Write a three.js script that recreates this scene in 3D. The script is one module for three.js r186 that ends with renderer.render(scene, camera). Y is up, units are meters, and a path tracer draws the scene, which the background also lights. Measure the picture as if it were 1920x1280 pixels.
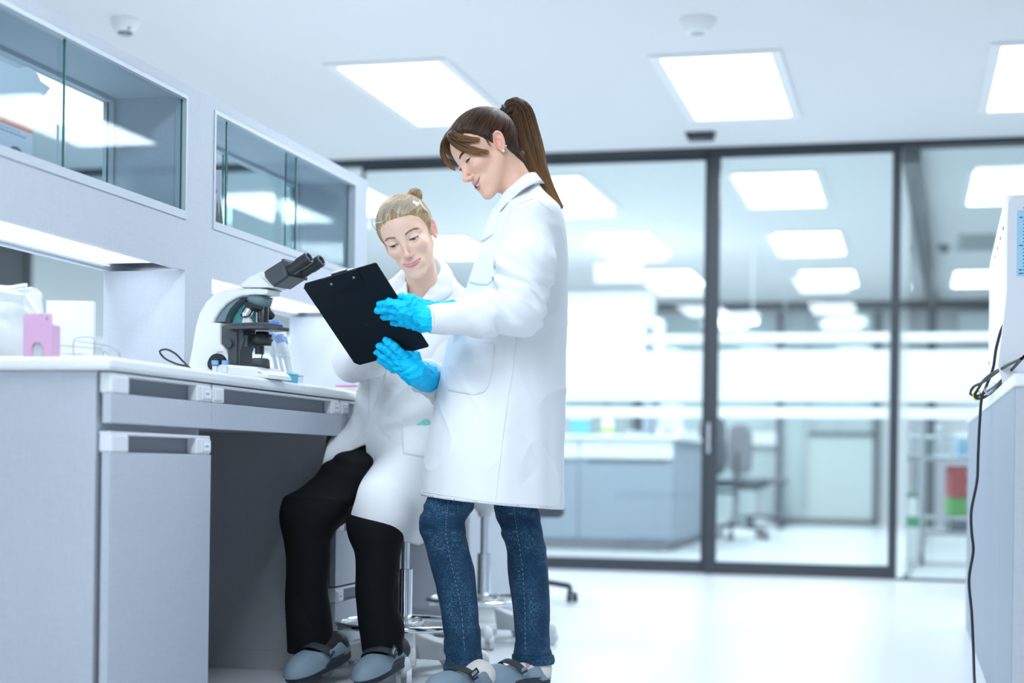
import * as THREE from 'three';
import { RoundedBoxGeometry } from 'three/addons/geometries/RoundedBoxGeometry.js';
import { mergeGeometries } from 'three/addons/utils/BufferGeometryUtils.js';
import { RectAreaLightUniformsLib } from 'three/addons/lights/RectAreaLightUniformsLib.js';

// ---------- camera, exposure, light level ----------
const F = 3000, PY = 870, YAW = 0.2431, ROLL = 0.0133, CAM_H = 0.64;   // focal length and optical centre in pixels of a 1920x1280 frame
const scene = new THREE.Scene();
scene.background = new THREE.Color(0x000000);
const camera = new THREE.PerspectiveCamera(2 * Math.atan(PY / F) * 180 / Math.PI, 1920 / 1740, 0.05, 80);
camera.setViewOffset(1920, 1740, 0, 0, 1920, 1280);
camera.rotation.order = 'YXZ';
camera.rotation.set(0, YAW, ROLL);
camera.position.set(0, CAM_H, 0);
camera.focus = 4.4;
camera.userData.fStop = 1.55;
scene.add(camera);
camera.updateMatrixWorld(true);
const renderer = new THREE.WebGLRenderer({ antialias: true });
renderer.toneMapping = THREE.LinearToneMapping;
renderer.toneMappingExposure = 1.58;
renderer.shadowMap.enabled = true;
RectAreaLightUniformsLib.init();
const LIGHT = new THREE.Color().setRGB(0.80, 0.905, 1.0);   // cool white lamps
const LAMP_L = 6.2;                                          // radiance of a ceiling panel
const STRIP_L = 1.5;

// ---------- helpers ----------
const V3 = (x, y, z) => new THREE.Vector3(x, y, z);
const RAD = Math.PI / 180;
const P = (u, v, d) => V3((u - 960) / F * d, -(v - PY) / F * d, -d).applyMatrix4(camera.matrixWorld);   // a point at depth d on the line of a pixel
function rng(seed) { let s = seed >>> 0; return () => { s = (s + 0x6D2B79F5) >>> 0; let t = Math.imul(s ^ (s >>> 15), 1 | s); t = (t + Math.imul(t ^ (t >>> 7), 61 | t)) ^ t; return ((t ^ (t >>> 14)) >>> 0) / 4294967296; }; }
const lerp = (a, b, t) => a + (b - a) * t, clamp = (x, a = 0, b = 1) => Math.min(b, Math.max(a, x));
const sstep = (a, b, x) => { const t = clamp((x - a) / (b - a)); return t * t * (3 - 2 * t); };
const used = {};
function numbered(name) { const n = used[name] = (used[name] ?? -1) + 1; return n ? `${name}_${String(n).padStart(3, '0')}` : name; }
function tag(o, label, category, group, kind) { if (label) o.userData.label = label; if (category) o.userData.category = category; if (group) o.userData.group = group; if (kind) o.userData.kind = kind; return o; }
function thing(name, label, category, pos = [0, 0, 0], turn = 0, group) {
  const o = new THREE.Group(); o.name = numbered(name); scene.add(o);
  o.position.set(...pos); o.rotation.y = turn; return tag(o, label, category, group);
}
function struct(name, pos = [0, 0, 0], turn = 0) { const o = new THREE.Group(); o.name = numbered(name); scene.add(o); o.position.set(...pos); o.rotation.y = turn; o.userData.kind = 'structure'; return o; }
function mesh(name, geo, m, parent = scene, pos, rot) {
  if (Array.isArray(geo)) geo = merge(geo);
  const o = new THREE.Mesh(geo, m); o.name = numbered(name); parent.add(o); o.castShadow = o.receiveShadow = true;
  if (pos) o.position.set(...pos); if (rot) o.rotation.set(...rot); return o;
}
function copyOf(root, pos, turn, label) { const r = root.clone(); r.name = numbered(root.name.replace(/_\d{3}$/, '')); scene.add(r); r.position.set(...pos); if (turn !== undefined) r.rotation.y = turn; if (label) r.userData.label = label; return r; }
function merge(gs) { return mergeGeometries(gs.map((g) => { g = g.index ? g.toNonIndexed() : g; for (const k of Object.keys(g.attributes)) if (!['position', 'normal', 'uv'].includes(k)) g.deleteAttribute(k); if (!g.attributes.uv) g.setAttribute('uv', new THREE.BufferAttribute(new Float32Array(g.attributes.position.count * 2), 2)); return g; })); }
function boxUV(g) { // uv in metres from the face's main axis
  const p = g.attributes.position, n = g.attributes.normal, uv = new Float32Array(p.count * 2);
  for (let i = 0; i < p.count; i++) { const ax = Math.abs(n.getX(i)), ay = Math.abs(n.getY(i)), az = Math.abs(n.getZ(i));
    uv[2 * i] = ax > ay && ax > az ? p.getZ(i) : p.getX(i); uv[2 * i + 1] = ay > ax && ay > az ? p.getZ(i) : p.getY(i); }
  g.setAttribute('uv', new THREE.BufferAttribute(uv, 2)); return g;
}
const bx = (w, h, d, x = 0, y = 0, z = 0) => boxUV(new THREE.BoxGeometry(w, h, d).translate(x, y, z));
const box = (x0, x1, y0, y1, z0, z1, r = 0) => { const w = Math.abs(x1 - x0), h = Math.abs(y1 - y0), d = Math.abs(z1 - z0), c = [(x0 + x1) / 2, (y0 + y1) / 2, (z0 + z1) / 2];
  const g = r ? new RoundedBoxGeometry(w, h, d, 2, Math.min(r, w / 2.01, h / 2.01, d / 2.01)) : new THREE.BoxGeometry(w, h, d); return boxUV(g.translate(...c)); };
const cyl = (r0, r1, h, seg = 24, x = 0, y = 0, z = 0) => new THREE.CylinderGeometry(r0, r1, h, seg).translate(x, y, z);
const tube = (pts, r, n = 40, rad = 8, closed = false) => new THREE.TubeGeometry(new THREE.CatmullRomCurve3(pts, closed, 'centripetal'), n, r, rad, closed);
const rod = (a, b, r, seg = 10) => { const d = b.clone().sub(a), g = new THREE.CylinderGeometry(r, r, d.length(), seg); g.applyQuaternion(new THREE.Quaternion().setFromUnitVectors(V3(0, 1, 0), d.clone().normalize())); return g.translate(...a.clone().add(b).multiplyScalar(0.5).toArray()); };
const lathe = (pts, seg = 32) => new THREE.LatheGeometry(pts.map(([r, y]) => new THREE.Vector2(r, y)), seg);
function extrude(pts, depth, bevel = 0.003, curve = 8) { // pts: [x, y] outline; centred on z
  const s = pts instanceof THREE.Shape ? pts : new THREE.Shape(pts.map(([x, y]) => new THREE.Vector2(x, y)));
  return new THREE.ExtrudeGeometry(s, { depth: depth - 2 * bevel, bevelEnabled: bevel > 0, bevelThickness: bevel, bevelSize: bevel, bevelOffset: -bevel, bevelSegments: 2, curveSegments: curve }).translate(0, 0, -depth / 2 + bevel);
}
function smooth2(pts, n = 6, closed = true) { return new THREE.CatmullRomCurve3(pts.map(([x, y]) => V3(x, y, 0)), closed, 'centripetal').getPoints(pts.length * n).slice(0, closed ? -1 : undefined).map((p) => [p.x, p.y]); }
// ---------- textures ----------
function noiseTex(w, h, f, srgb = false) { // f(u, v, rand) returns [r, g, b] 0..1
  const a = new Uint8Array(w * h * 4), r = rng(w * 131 + h);
  for (let y = 0; y < h; y++) for (let x = 0; x < w; x++) { const c = f(x / w, y / h, r); for (let k = 0; k < 3; k++) a[(y * w + x) * 4 + k] = clamp(c[k]) * 255; a[(y * w + x) * 4 + 3] = 255; }
  const t = new THREE.DataTexture(a, w, h); t.wrapS = t.wrapT = THREE.RepeatWrapping; t.magFilter = THREE.LinearFilter; t.minFilter = THREE.LinearMipmapLinearFilter; t.generateMipmaps = true; if (srgb) t.colorSpace = THREE.SRGBColorSpace; t.needsUpdate = true; return t;
}
function canvasTex(w, h, draw) { const c = document.createElement('canvas'); c.width = w; c.height = h; draw(c.getContext('2d'), w, h); const t = new THREE.CanvasTexture(c); t.colorSpace = THREE.SRGBColorSpace; t.anisotropy = 8; return t; }
const rep = (t, x, y = x) => { const c = t.clone(); c.repeat.set(x, y); c.needsUpdate = true; return c; };
const linen = (() => { const n = 256, A = new Float32Array(n * n), r = rng(5);
  for (let k = 0; k < 5200; k++) { const x = r() * n | 0, y = r() * n | 0, L = 6 + r() * 26 | 0, s = (r() - 0.5) * 0.22, hz = r() < 0.5; for (let i = 0; i < L; i++) A[((y + (hz ? 0 : i)) % n) * n + (x + (hz ? i : 0)) % n] += s; }
  return noiseTex(n, n, (u, v, q) => { const a = 0.9 + A[(v * n | 0) * n + (u * n | 0)] * 0.28 + (q() - 0.5) * 0.05; return [a, a, a]; }); })();
const grain = noiseTex(256, 256, (u, v, q) => { const a = 0.5 + (q() - 0.5) * 0.7; return [a, a, a]; });
const weave = noiseTex(128, 128, (u, v) => { const a = 0.5 + 0.25 * Math.sin(u * 64 * Math.PI) * Math.cos(v * 64 * Math.PI) + 0.2 * Math.sin((u + v) * 64 * Math.PI); return [a, a, a]; });
// ---------- materials ----------
const std = (r, g, b, o = {}) => new THREE.MeshStandardMaterial({ color: new THREE.Color().setRGB(r, g, b), roughness: 0.6, ...o });
const phy = (r, g, b, o = {}) => new THREE.MeshPhysicalMaterial({ color: new THREE.Color().setRGB(r, g, b), roughness: 0.5, ...o });
const M = {
  laminate: std(0.545, 0.585, 0.65, { map: rep(linen, 3.2), roughness: 0.55 }),
  laminateBlue: std(0.33, 0.385, 0.455, { map: rep(linen, 3.2), roughness: 0.55 }),
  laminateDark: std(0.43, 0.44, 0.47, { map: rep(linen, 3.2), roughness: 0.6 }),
  counter: std(0.86, 0.87, 0.88, { roughness: 0.28 }),
  plastic: std(0.74, 0.76, 0.79, { roughness: 0.42 }),
  plasticGrey: std(0.45, 0.48, 0.52, { roughness: 0.45 }),
  recess: std(0.17, 0.19, 0.22, { roughness: 0.5 }),
  alu: std(0.5, 0.54, 0.59, { roughness: 0.4, metalness: 0.2 }),
  chrome: std(0.86, 0.87, 0.88, { roughness: 0.09, metalness: 1 }),
  steel: std(0.5, 0.52, 0.54, { roughness: 0.28, metalness: 1 }),
  darkFrame: std(0.032, 0.04, 0.05, { roughness: 0.45 }),
  black: std(0.016, 0.018, 0.021, { roughness: 0.5 }),
  blackGloss: std(0.014, 0.017, 0.02, { roughness: 0.25 }),
  white: std(0.84, 0.85, 0.86, { roughness: 0.5 }),
  whiteWall: std(0.7, 0.715, 0.735, { roughness: 0.85 }),
  ceiling: std(0.77, 0.78, 0.79, { roughness: 0.9 }),
  floor: std(0.70, 0.72, 0.745, { roughness: 0.26, bumpMap: rep(grain, 1.3), bumpScale: 0.00012 }),
  glass: phy(0.95, 0.985, 0.98, { transmission: 1, thickness: 0, roughness: 0, ior: 1.5 }),
  glassTint: phy(0.875, 0.93, 0.945, { transmission: 1, specularIntensity: 0.4, thickness: 0, roughness: 0, ior: 1.5 }),
  glassEdge: std(0.05, 0.16, 0.15, { roughness: 0.2 }),
  frost: phy(0.93, 0.96, 0.97, { transmission: 0.42, thickness: 0, roughness: 0.95 }),
  clear: phy(0.93, 0.96, 0.98, { transmission: 0.9, thickness: 0, roughness: 0.08, ior: 1.45 }),
  foil: phy(0.9, 0.93, 0.93, { transmission: 0.6, thickness: 0, roughness: 0.25, ior: 1.45 }),
  lamp: new THREE.MeshStandardMaterial({ color: 0xffffff, emissive: LIGHT.clone(), emissiveIntensity: 3.2, roughness: 0.9 }),
  strip: new THREE.MeshStandardMaterial({ color: 0xffffff, emissive: LIGHT.clone(), emissiveIntensity: 1.15, roughness: 0.9 }),
};
M.glass.side = M.glassTint.side = THREE.DoubleSide;
// ---------- the setting ----------
const CEIL = 2.53, ZP = -9.52;      // ceiling height, plane of the glass partition
{
  mesh('floor', bx(14.4, 0.1, 32.2, 0, -0.05, -7.0), M.floor).userData.kind = 'structure';
  mesh('ceiling', bx(14.4, 0.12, 32.2, 0, CEIL + 0.06, -7.0), M.ceiling).userData.kind = 'structure';
  const wl = mesh('wall_left', bx(0.2, CEIL, 32.2, -6.9, CEIL / 2, -7.0), M.whiteWall); wl.userData.kind = 'structure';
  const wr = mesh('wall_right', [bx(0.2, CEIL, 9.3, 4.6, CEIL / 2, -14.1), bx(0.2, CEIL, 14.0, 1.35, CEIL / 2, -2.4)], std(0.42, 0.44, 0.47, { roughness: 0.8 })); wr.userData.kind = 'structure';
  const wb = mesh('wall_rear', bx(11.5, CEIL, 0.2, -1.15, CEIL / 2, 4.6), M.whiteWall); wb.userData.kind = 'structure';
  const wf = mesh('wall_front', bx(11.5, CEIL, 0.2, -1.15, CEIL / 2, -18.7), M.whiteWall); wf.userData.kind = 'structure';
}
// glass partition: a fixed pane, two sliding doors, a fixed pane
function frostBands(parent, w, x, z) {
  for (const [y0, y1] of [[1.376, 1.433], [1.032, 1.329], [0.932, 0.994]]) mesh('frosted_band', box(x - w / 2, x + w / 2, y0, y1, z - 0.0006, z + 0.0006), M.frost, parent).userData.label = 'frosted white band on the glass';
}
function slidingDoor(name, x0, x1, stileL, stileR, z) {
  const g = struct(name, [0, 0, z]);
  const y0 = 0.006, y1 = 2.5;
  if (stileL) mesh('stile', box(x0, x0 + stileL, y0, y1, -0.022, 0.022, 0.003), M.darkFrame, g);
  if (stileR) mesh('stile', box(x1 - stileR, x1, y0, y1, -0.022, 0.022, 0.003), M.darkFrame, g);
  mesh('rail', box(x0 + stileL, x1 - stileR, y0, 0.082, -0.02, 0.02, 0.003), M.darkFrame, g);
  mesh('rail', box(x0 + stileL, x1 - stileR, y1 - 0.03, y1, -0.02, 0.02, 0.003), M.darkFrame, g);
  mesh('glass_pane', bx(x1 - stileR - x0 - stileL, y1 - 0.112, 0.0002, (x0 + stileL + x1 - stileR) / 2, (0.082 + y1 - 0.03) / 2, 0), M.glass, g);
  frostBands(g, x1 - stileR - x0 - stileL - 0.002, (x0 + stileL + x1 - stileR) / 2, 0.002);
  return g;
}
{
  const d1 = slidingDoor('door_1', -3.36, -1.15, 0.012, 0.05, ZP - 0.03);
  const d2 = slidingDoor('door_2', -1.165, -0.062, 0.062, 0.05, ZP + 0.025);
  mesh('door_handle', box(-1.16, -1.145, 0.72, 0.9, 0.022, 0.034, 0.004), M.plasticGrey, d2).userData.label = 'grey recessed pull plate';
  const h = mesh('trim_1', [box(-6.8, 4.5, 2.495, CEIL, ZP - 0.06, ZP + 0.055)], M.darkFrame); h.userData.kind = 'structure';
  for (const [n, x0, x1] of [['window_1', -6.8, -3.36], ['window_2', -0.06, 4.5]]) {
    const w = struct(n, [0, 0, ZP]);
    mesh('glass_pane', bx(x1 - x0, 2.48, 0.0002, (x0 + x1) / 2, 1.255, 0), M.glass, w);
    mesh('bottom_channel', box(x0, x1, 0.0, 0.014, -0.012, 0.012), M.darkFrame, w);
    frostBands(w, x1 - x0 - 0.01, (x0 + x1) / 2, 0.002);
  }
}
{ const d = struct('door_4', [-6.8, 0, -10.8]); mesh('door_leaf', box(0, 0.03, 0, 2.35, -0.5, 0.5), M.darkFrame, d); mesh('door_frame', [box(0, 0.05, 0, 2.42, -0.57, -0.5), box(0, 0.05, 0, 2.42, 0.5, 0.57), box(0, 0.05, 2.35, 2.42, -0.5, 0.5)], M.darkFrame, d); mesh('handle', [rod(V3(0.07, 1.05, 0.4), V3(0.07, 1.05, 0.28), 0.01), rod(V3(0.03, 1.05, 0.4), V3(0.07, 1.05, 0.4), 0.01)], M.steel, d); }
// ceiling lamps
const lampProto = (() => {
  const g = thing('ceiling_light', '', 'ceiling light', [-0.888, CEIL, -8.0], 0, 'recessed ceiling light panels');
  const W = 0.505, L = 1.32, b = 0.05;
  mesh('frame', [box(-W / 2 - b, W / 2 + b, -0.012, 0, L / 2, L / 2 + b), box(-W / 2 - b, W / 2 + b, -0.012, 0, -L / 2 - b, -L / 2), box(-W / 2 - b, -W / 2, -0.012, 0, -L / 2, L / 2), box(W / 2, W / 2 + b, -0.012, 0, -L / 2, L / 2)], M.white, g);
  mesh('diffuser', box(-W / 2, W / 2, -0.006, -0.001, -L / 2, L / 2), M.lamp, g);
  return g;
})();
const LAMPS = [];
function lampLight(x, z, k = 1) { const l = new THREE.RectAreaLight(LIGHT, LAMP_L * k, 0.505, 1.32); l.position.set(x, CEIL - 0.014, z); l.rotation.x = -Math.PI / 2; scene.add(l); }
{
  const spots = [
    [-0.888, -8.0, 'bright ceiling panel right of centre in front of the glass doors'], [-2.42, -7.86, 'bright ceiling panel above the heads of the two women'], [0.63, -8.07, 'bright ceiling panel cut by the right picture edge'], [-4.4, -7.65, 'bright ceiling panel seen through the upper glass cabinet'],
    [-0.86, -11.0, 'nearest of the three ceiling panels seen through the middle glass door'], [-0.82, -13.66, 'second of the three ceiling panels seen through the middle glass door'], [-0.79, -16.2, 'farthest of the three ceiling panels seen through the middle glass door'],
    [-2.37, -10.9, 'nearest ceiling panel seen through the left glass door beside the ponytail'], [-2.33, -13.5, 'second ceiling panel seen through the left glass door'], [-2.32, -16.0, 'farthest ceiling panel seen through the left glass door'],
    [0.63, -11.15, 'ceiling panel behind the right glass above the white equipment'], [0.66, -16.4, 'far ceiling panel behind the right glass beside the white equipment'],
    [-3.9, -10.9, 'ceiling panel behind the left glass beyond the cabinets'], [-3.88, -13.5, 'ceiling panel above the blonde woman behind the left glass'], [-3.86, -16.0, 'far ceiling panel behind the blonde woman']];
  spots.forEach(([x, z, label], i) => { const o = i ? copyOf(lampProto, [x, CEIL, z]) : lampProto; o.position.set(x, CEIL, z); o.userData.label = label; lampLight(x, z, z < ZP ? 1.25 : 1); });
  // the rest of the grid, over and behind the camera
  let n = 0;
  for (const [x, z] of [[-2.42, -5.25], [-0.888, -5.25], [-2.42, -2.3], [-0.888, -2.3], [-2.42, 0.2], [-0.888, 0.2], [-2.42, 2.4], [-0.888, 2.4]]) { const o = copyOf(lampProto, [x, CEIL, z], 0, 'recessed ceiling light panel over the near part of the room'); lampLight(x, z, z > -3 ? 1.3 : 1); }
}
// detectors and the black sensor on the ceiling
{
  const prof = [[0, -0.052], [0.036, -0.052], [0.044, -0.047], [0.05, -0.04], [0.06, -0.02], [0.062, -0.012], [0.066, -0.008], [0.066, 0]];
  const a = thing('smoke_detector', 'white round smoke detector in front of the right ceiling panel', 'smoke detector', [-0.89, CEIL, -6.75]);
  mesh('body', lathe(prof.map(([r, y]) => [r * 1.15, y * 1.15])), M.white, a); mesh('sensor_grille', lathe([[0, -0.062], [0.03, -0.0615], [0.033, -0.056], [0.04, -0.0575]]), M.plasticGrey, a);
  mesh('indicator', new THREE.SphereGeometry(0.006, 10, 8).translate(0, -0.056, 0.03), new THREE.MeshStandardMaterial({ color: 0x2aa890, emissive: 0x1fc0a0, emissiveIntensity: 0.6 }), a);
  const b = thing('smoke_detector', 'white round smoke detector above the upper glass cabinet', 'smoke detector', [-3.3, CEIL, -6.28]);
  mesh('body', lathe(prof.map(([r, y]) => [r * 0.95, y * 1.05])), M.white, b); mesh('sensor_grille', [lathe([[0.018, -0.06], [0.032, -0.06], [0.033, -0.054], [0.018, -0.054]]), cyl(0.006, 0.006, 0.012, 10, 0.034, -0.045, 0.03)], M.recess, b);
  const c = thing('ceiling_sensor', 'small black box fixed to ceiling above the glass doors', 'sensor', [-1.17, CEIL, -9.05]);
  mesh('housing', extrude([[-0.085, 0], [0.085, 0], [0.068, -0.042], [-0.068, -0.042]], 0.09, 0.004), M.darkFrame, c);
}
// ---------- left bench: worktop, drawer units, over-bench cabinet ----------
const XF = -1.683, YT = 0.862, BZ0 = -3.152, BZ1 = -6.95, XB = -2.98;
const labelTex = canvasTex(128, 64, (c, w, h) => { c.fillStyle = '#f4f7fb'; c.fillRect(0, 0, w, h); c.fillStyle = '#59606c'; const r = rng(3); for (let x = 26; x < 100; x += 7) { c.fillRect(x, 28 - r() * 5, 3 + r() * 3, 8 + r() * 6); } c.fillRect(24, 40, 78, 2); });
M.label = std(1, 1, 1, { map: labelTex, roughness: 0.6 });
{
  const t = thing('countertop', 'long white worktop with a rounded front edge across the grey drawer units', 'countertop', [0, 0, 0]);
  mesh('slab', box(XB, XF + 0.006, YT - 0.03, YT, BZ1, BZ0 + 0.012, 0.011), M.counter, t);
}
// one handle band: rail, two end caps, label holder; z0 > z1 (towards the room's far end)
function handleBand(p, z0, z1, yTop, hgt, labelAt, capL = 0.075, capR = 0.075) {
  const x = XF, y0 = yTop - hgt;
  const h = mesh('handle', [box(x - 0.03, x - 0.024, y0, yTop - 0.006, z1 + capR, z0 - capL)], M.recess, p);
  mesh('top_lip', [box(x - 0.03, x - 0.001, yTop - 0.008, yTop, z1 + 0.004, z0 - 0.004, 0.003)], M.plastic, h);
  for (const [a, b] of [[z0 - capL, z0 - 0.004], [z1 + 0.004, z1 + capR]]) mesh('end_cap', box(x - 0.03, x + 0.001, y0, yTop - 0.006, a, b, 0.005), M.plastic, h);
  for (const k of labelAt) { const zc = k === 'L' ? z0 - 0.04 : z1 + 0.034; const q = mesh('label_holder', [box(x - 0.002, x + 0.0035, y0 + 0.006, y0 + hgt - 0.012, zc - 0.025, zc + 0.025, 0.0015)], M.plastic, h);
    const pl = new THREE.PlaneGeometry(0.04, hgt - 0.026); pl.rotateY(Math.PI / 2); mesh('paper_label', pl.translate(x + 0.0042, y0 + hgt / 2 - 0.003, zc), M.label, h); }
  return h;
}
function frontPanel(kind, parent, z0, z1, y0, y1, labelAt, capL, capR) {
  const hb = 0.046, p = mesh(kind, box(XF - 0.02, XF, y0, y1 - hb, z1 + 0.002, z0 - 0.002, 0.002), M.laminate, parent);
  handleBand(p, z0 - 0.002, z1 + 0.002, y1, hb, labelAt, capL, capR);
  return p;
}
{
  const zA = BZ0 - 0.006, zS = -3.681, zE = -4.603, zF = -4.573;
  const a = thing('base_cabinet', 'grey base cabinet at the near bench end, one drawer above a tall door', 'cabinet', [0, 0, 0]);
  mesh('carcass', [box(XB, XF - 0.034, 0.06, YT - 0.031, zS + 0.001, zA, 0.001), box(XB + 0.02, XF - 0.06, 0, 0.06, zS + 0.002, zA - 0.02)], M.laminate, a);
  frontPanel('drawer', a, zA, zS, 0.718, 0.829, ['R'], 0.085, 0.085);
  frontPanel('door', a, zA, zS, 0.055, 0.7, ['R'], 0.085, 0.085);
  const b = thing('drawer_unit', 'wide shallow grey drawer hung under the worktop above the open knee space', 'drawer', [0, 0, 0]);
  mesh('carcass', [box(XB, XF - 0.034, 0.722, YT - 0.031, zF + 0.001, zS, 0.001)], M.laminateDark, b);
  frontPanel('drawer', b, zS, zE, 0.718, 0.829, ['R'], 0.07, 0.07);
  mesh('label_holder', box(XF - 0.002, XF + 0.0035, 0.79, 0.818, zS - 0.06, zS - 0.014, 0.0015), M.plastic, b).userData.label = 'empty label holder';
  const c = thing('base_cabinet', 'grey drawer pedestal behind the black trouser legs', 'cabinet', [0, 0, 0]);
  const z1 = -5.13, zG = -6.1;
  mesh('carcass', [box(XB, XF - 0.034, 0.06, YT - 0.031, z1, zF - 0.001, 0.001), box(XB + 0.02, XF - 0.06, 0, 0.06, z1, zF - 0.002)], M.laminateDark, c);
  frontPanel('drawer', c, zE, z1, 0.718, 0.829, ['L'], 0.075, 0.075);
  frontPanel('drawer', c, zF - 0.006, z1, 0.48, 0.7, ['L'], 0.075, 0.075);
  frontPanel('drawer', c, zF - 0.006, z1, 0.262, 0.474, ['L'], 0.075, 0.075);
  frontPanel('drawer', c, zF - 0.006, z1, 0.055, 0.256, ['L'], 0.075, 0.075);
  const d = thing('base_cabinet', 'pale grey far cabinet at the end of the bench behind the second stool', 'cabinet', [0, 0, 0]);
  mesh('carcass', [box(XB, XF - 0.034, 0.06, YT - 0.031, BZ1 + 0.01, zG, 0.001), box(XB + 0.02, XF - 0.06, 0, 0.06, BZ1 + 0.01, zG - 0.01)], M.laminate, d);
  frontPanel('drawer', d, zG, BZ1 + 0.01, 0.718, 0.829, [], 0.075, 0.075); frontPanel('door', d, zG, BZ1 + 0.01, 0.055, 0.7, [], 0.075, 0.075);
  const e = thing('drawer_unit', 'second drawer hung over the far knee space behind the standing woman', 'drawer', [0, 0, 0]);
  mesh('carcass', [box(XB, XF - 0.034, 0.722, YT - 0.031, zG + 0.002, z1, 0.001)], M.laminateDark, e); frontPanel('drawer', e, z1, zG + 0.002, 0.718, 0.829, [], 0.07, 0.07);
  // modesty panel behind the two knee spaces
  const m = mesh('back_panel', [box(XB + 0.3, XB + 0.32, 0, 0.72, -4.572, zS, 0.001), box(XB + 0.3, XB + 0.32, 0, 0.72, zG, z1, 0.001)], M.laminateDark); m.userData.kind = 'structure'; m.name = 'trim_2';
}
// over-bench cabinet with glass doors
const SX = -1.983, SB = -2.235;
{
  const t = thing('overhead_cabinet', 'long grey over-bench cabinet with two glazed openings, standing on columns over the worktop', 'cabinet', [0, 0, 0]);
  const y0 = 1.174, yo0 = 1.316, yo1 = 1.664, y1 = 1.695, zN = -1.35, zE = -5.69;
  const O = [[-2.84, -4.147], [-4.325, -5.561]], C = [[-2.66, -2.84], [-4.147, -4.325], [-5.561, -5.69]];
  mesh('top_panel', box(SB, SX, yo1, y1, zE, zN), M.laminate, t);
  mesh('beam', [box(SX - 0.02, SX, y0, yo0, zE, zN), box(SB, SB + 0.02, y0, yo0, zE, zN), box(SB + 0.02, SX - 0.02, yo0 - 0.02, yo0, zE, zN), box(SB + 0.02, SX - 0.02, 1.2, 1.215, zE, zN)], M.laminate, t);
  for (const [a, b] of C) { mesh('column', box(SB, SX, YT, y0, b, a), M.laminate, t); mesh('divider', box(SB, SX, yo0, yo1, b, a), M.laminate, t); }
  for (const [za, zb] of O) {
    const f = 0.011;
    for (const [x, s] of [[SX, 1], [SB, -1]]) mesh('door_frame', [box(x - 0.03 * s, x + 0.003 * s, yo1 - f, yo1, zb, za), box(x - 0.03 * s, x + 0.003 * s, yo0, yo0 + f + (s > 0 ? 0.012 : 0), zb, za), box(x - 0.03 * s, x + 0.003 * s, yo0 + f + (s > 0 ? 0.012 : 0), yo1 - f, za - f, za), box(x - 0.03 * s, x + 0.003 * s, yo0 + f + (s > 0 ? 0.012 : 0), yo1 - f, zb, zb + f)], M.alu, t);
    const zm = za === -2.84 ? -3.494 : -4.44;
    for (const [x, s, m] of [[SX - 0.012, 1, zm], [SB + 0.012, -1, (za + zb) / 2 + 0.02]]) {
      const near = za === -2.84, panes = s > 0 && !near ? [[-4.44, -5.0, x], [-4.93, zb + 0.03, x - 0.008]] : [[za - f, m - 0.012, x - 0.008 * s], [m, zb + f, x]];
      for (const [a, b, px] of panes) {
        const g = mesh('glass_door', bx(0.0002, yo1 - yo0 - 2 * f, a - b, px, (yo0 + yo1) / 2, (a + b) / 2), M.glassTint, t);
        for (const e of [a, b]) mesh('glass_edge', bx(0.005, yo1 - yo0 - 2 * f, 0.0035, px, (yo0 + yo1) / 2, e), M.glassEdge, g);
      }
      if (s > 0) mesh('door_stop', box(x - 0.014, x + 0.006, yo0 + 0.005, yo0 + 0.024, m - 0.006, m + 0.01, 0.002), M.black, t);
    }
  }
  // light strips under the beam
  for (const [a, b] of [[-2.9, -4.09], [-4.37, -5.52]]) {
    const s = mesh('light_strip', bx(0.17, 0.006, a - b, (SX + SB) / 2 + 0.01, 1.192, (a + b) / 2), M.strip, t); s.userData.label = 'lit strip of the under-cabinet lamp';
    mesh('strip_housing', [box(SX - 0.028, SX - 0.02, 1.18, 1.2, b, a), box(SB + 0.02, SB + 0.05, 1.18, 1.2, b, a)], M.alu, t);
    const l = new THREE.RectAreaLight(LIGHT, STRIP_L, 0.16, a - b - 0.02); l.position.set((SX + SB) / 2 + 0.01, 1.186, (a + b) / 2); l.rotation.x = -Math.PI / 2; scene.add(l);
  }
}
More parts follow.
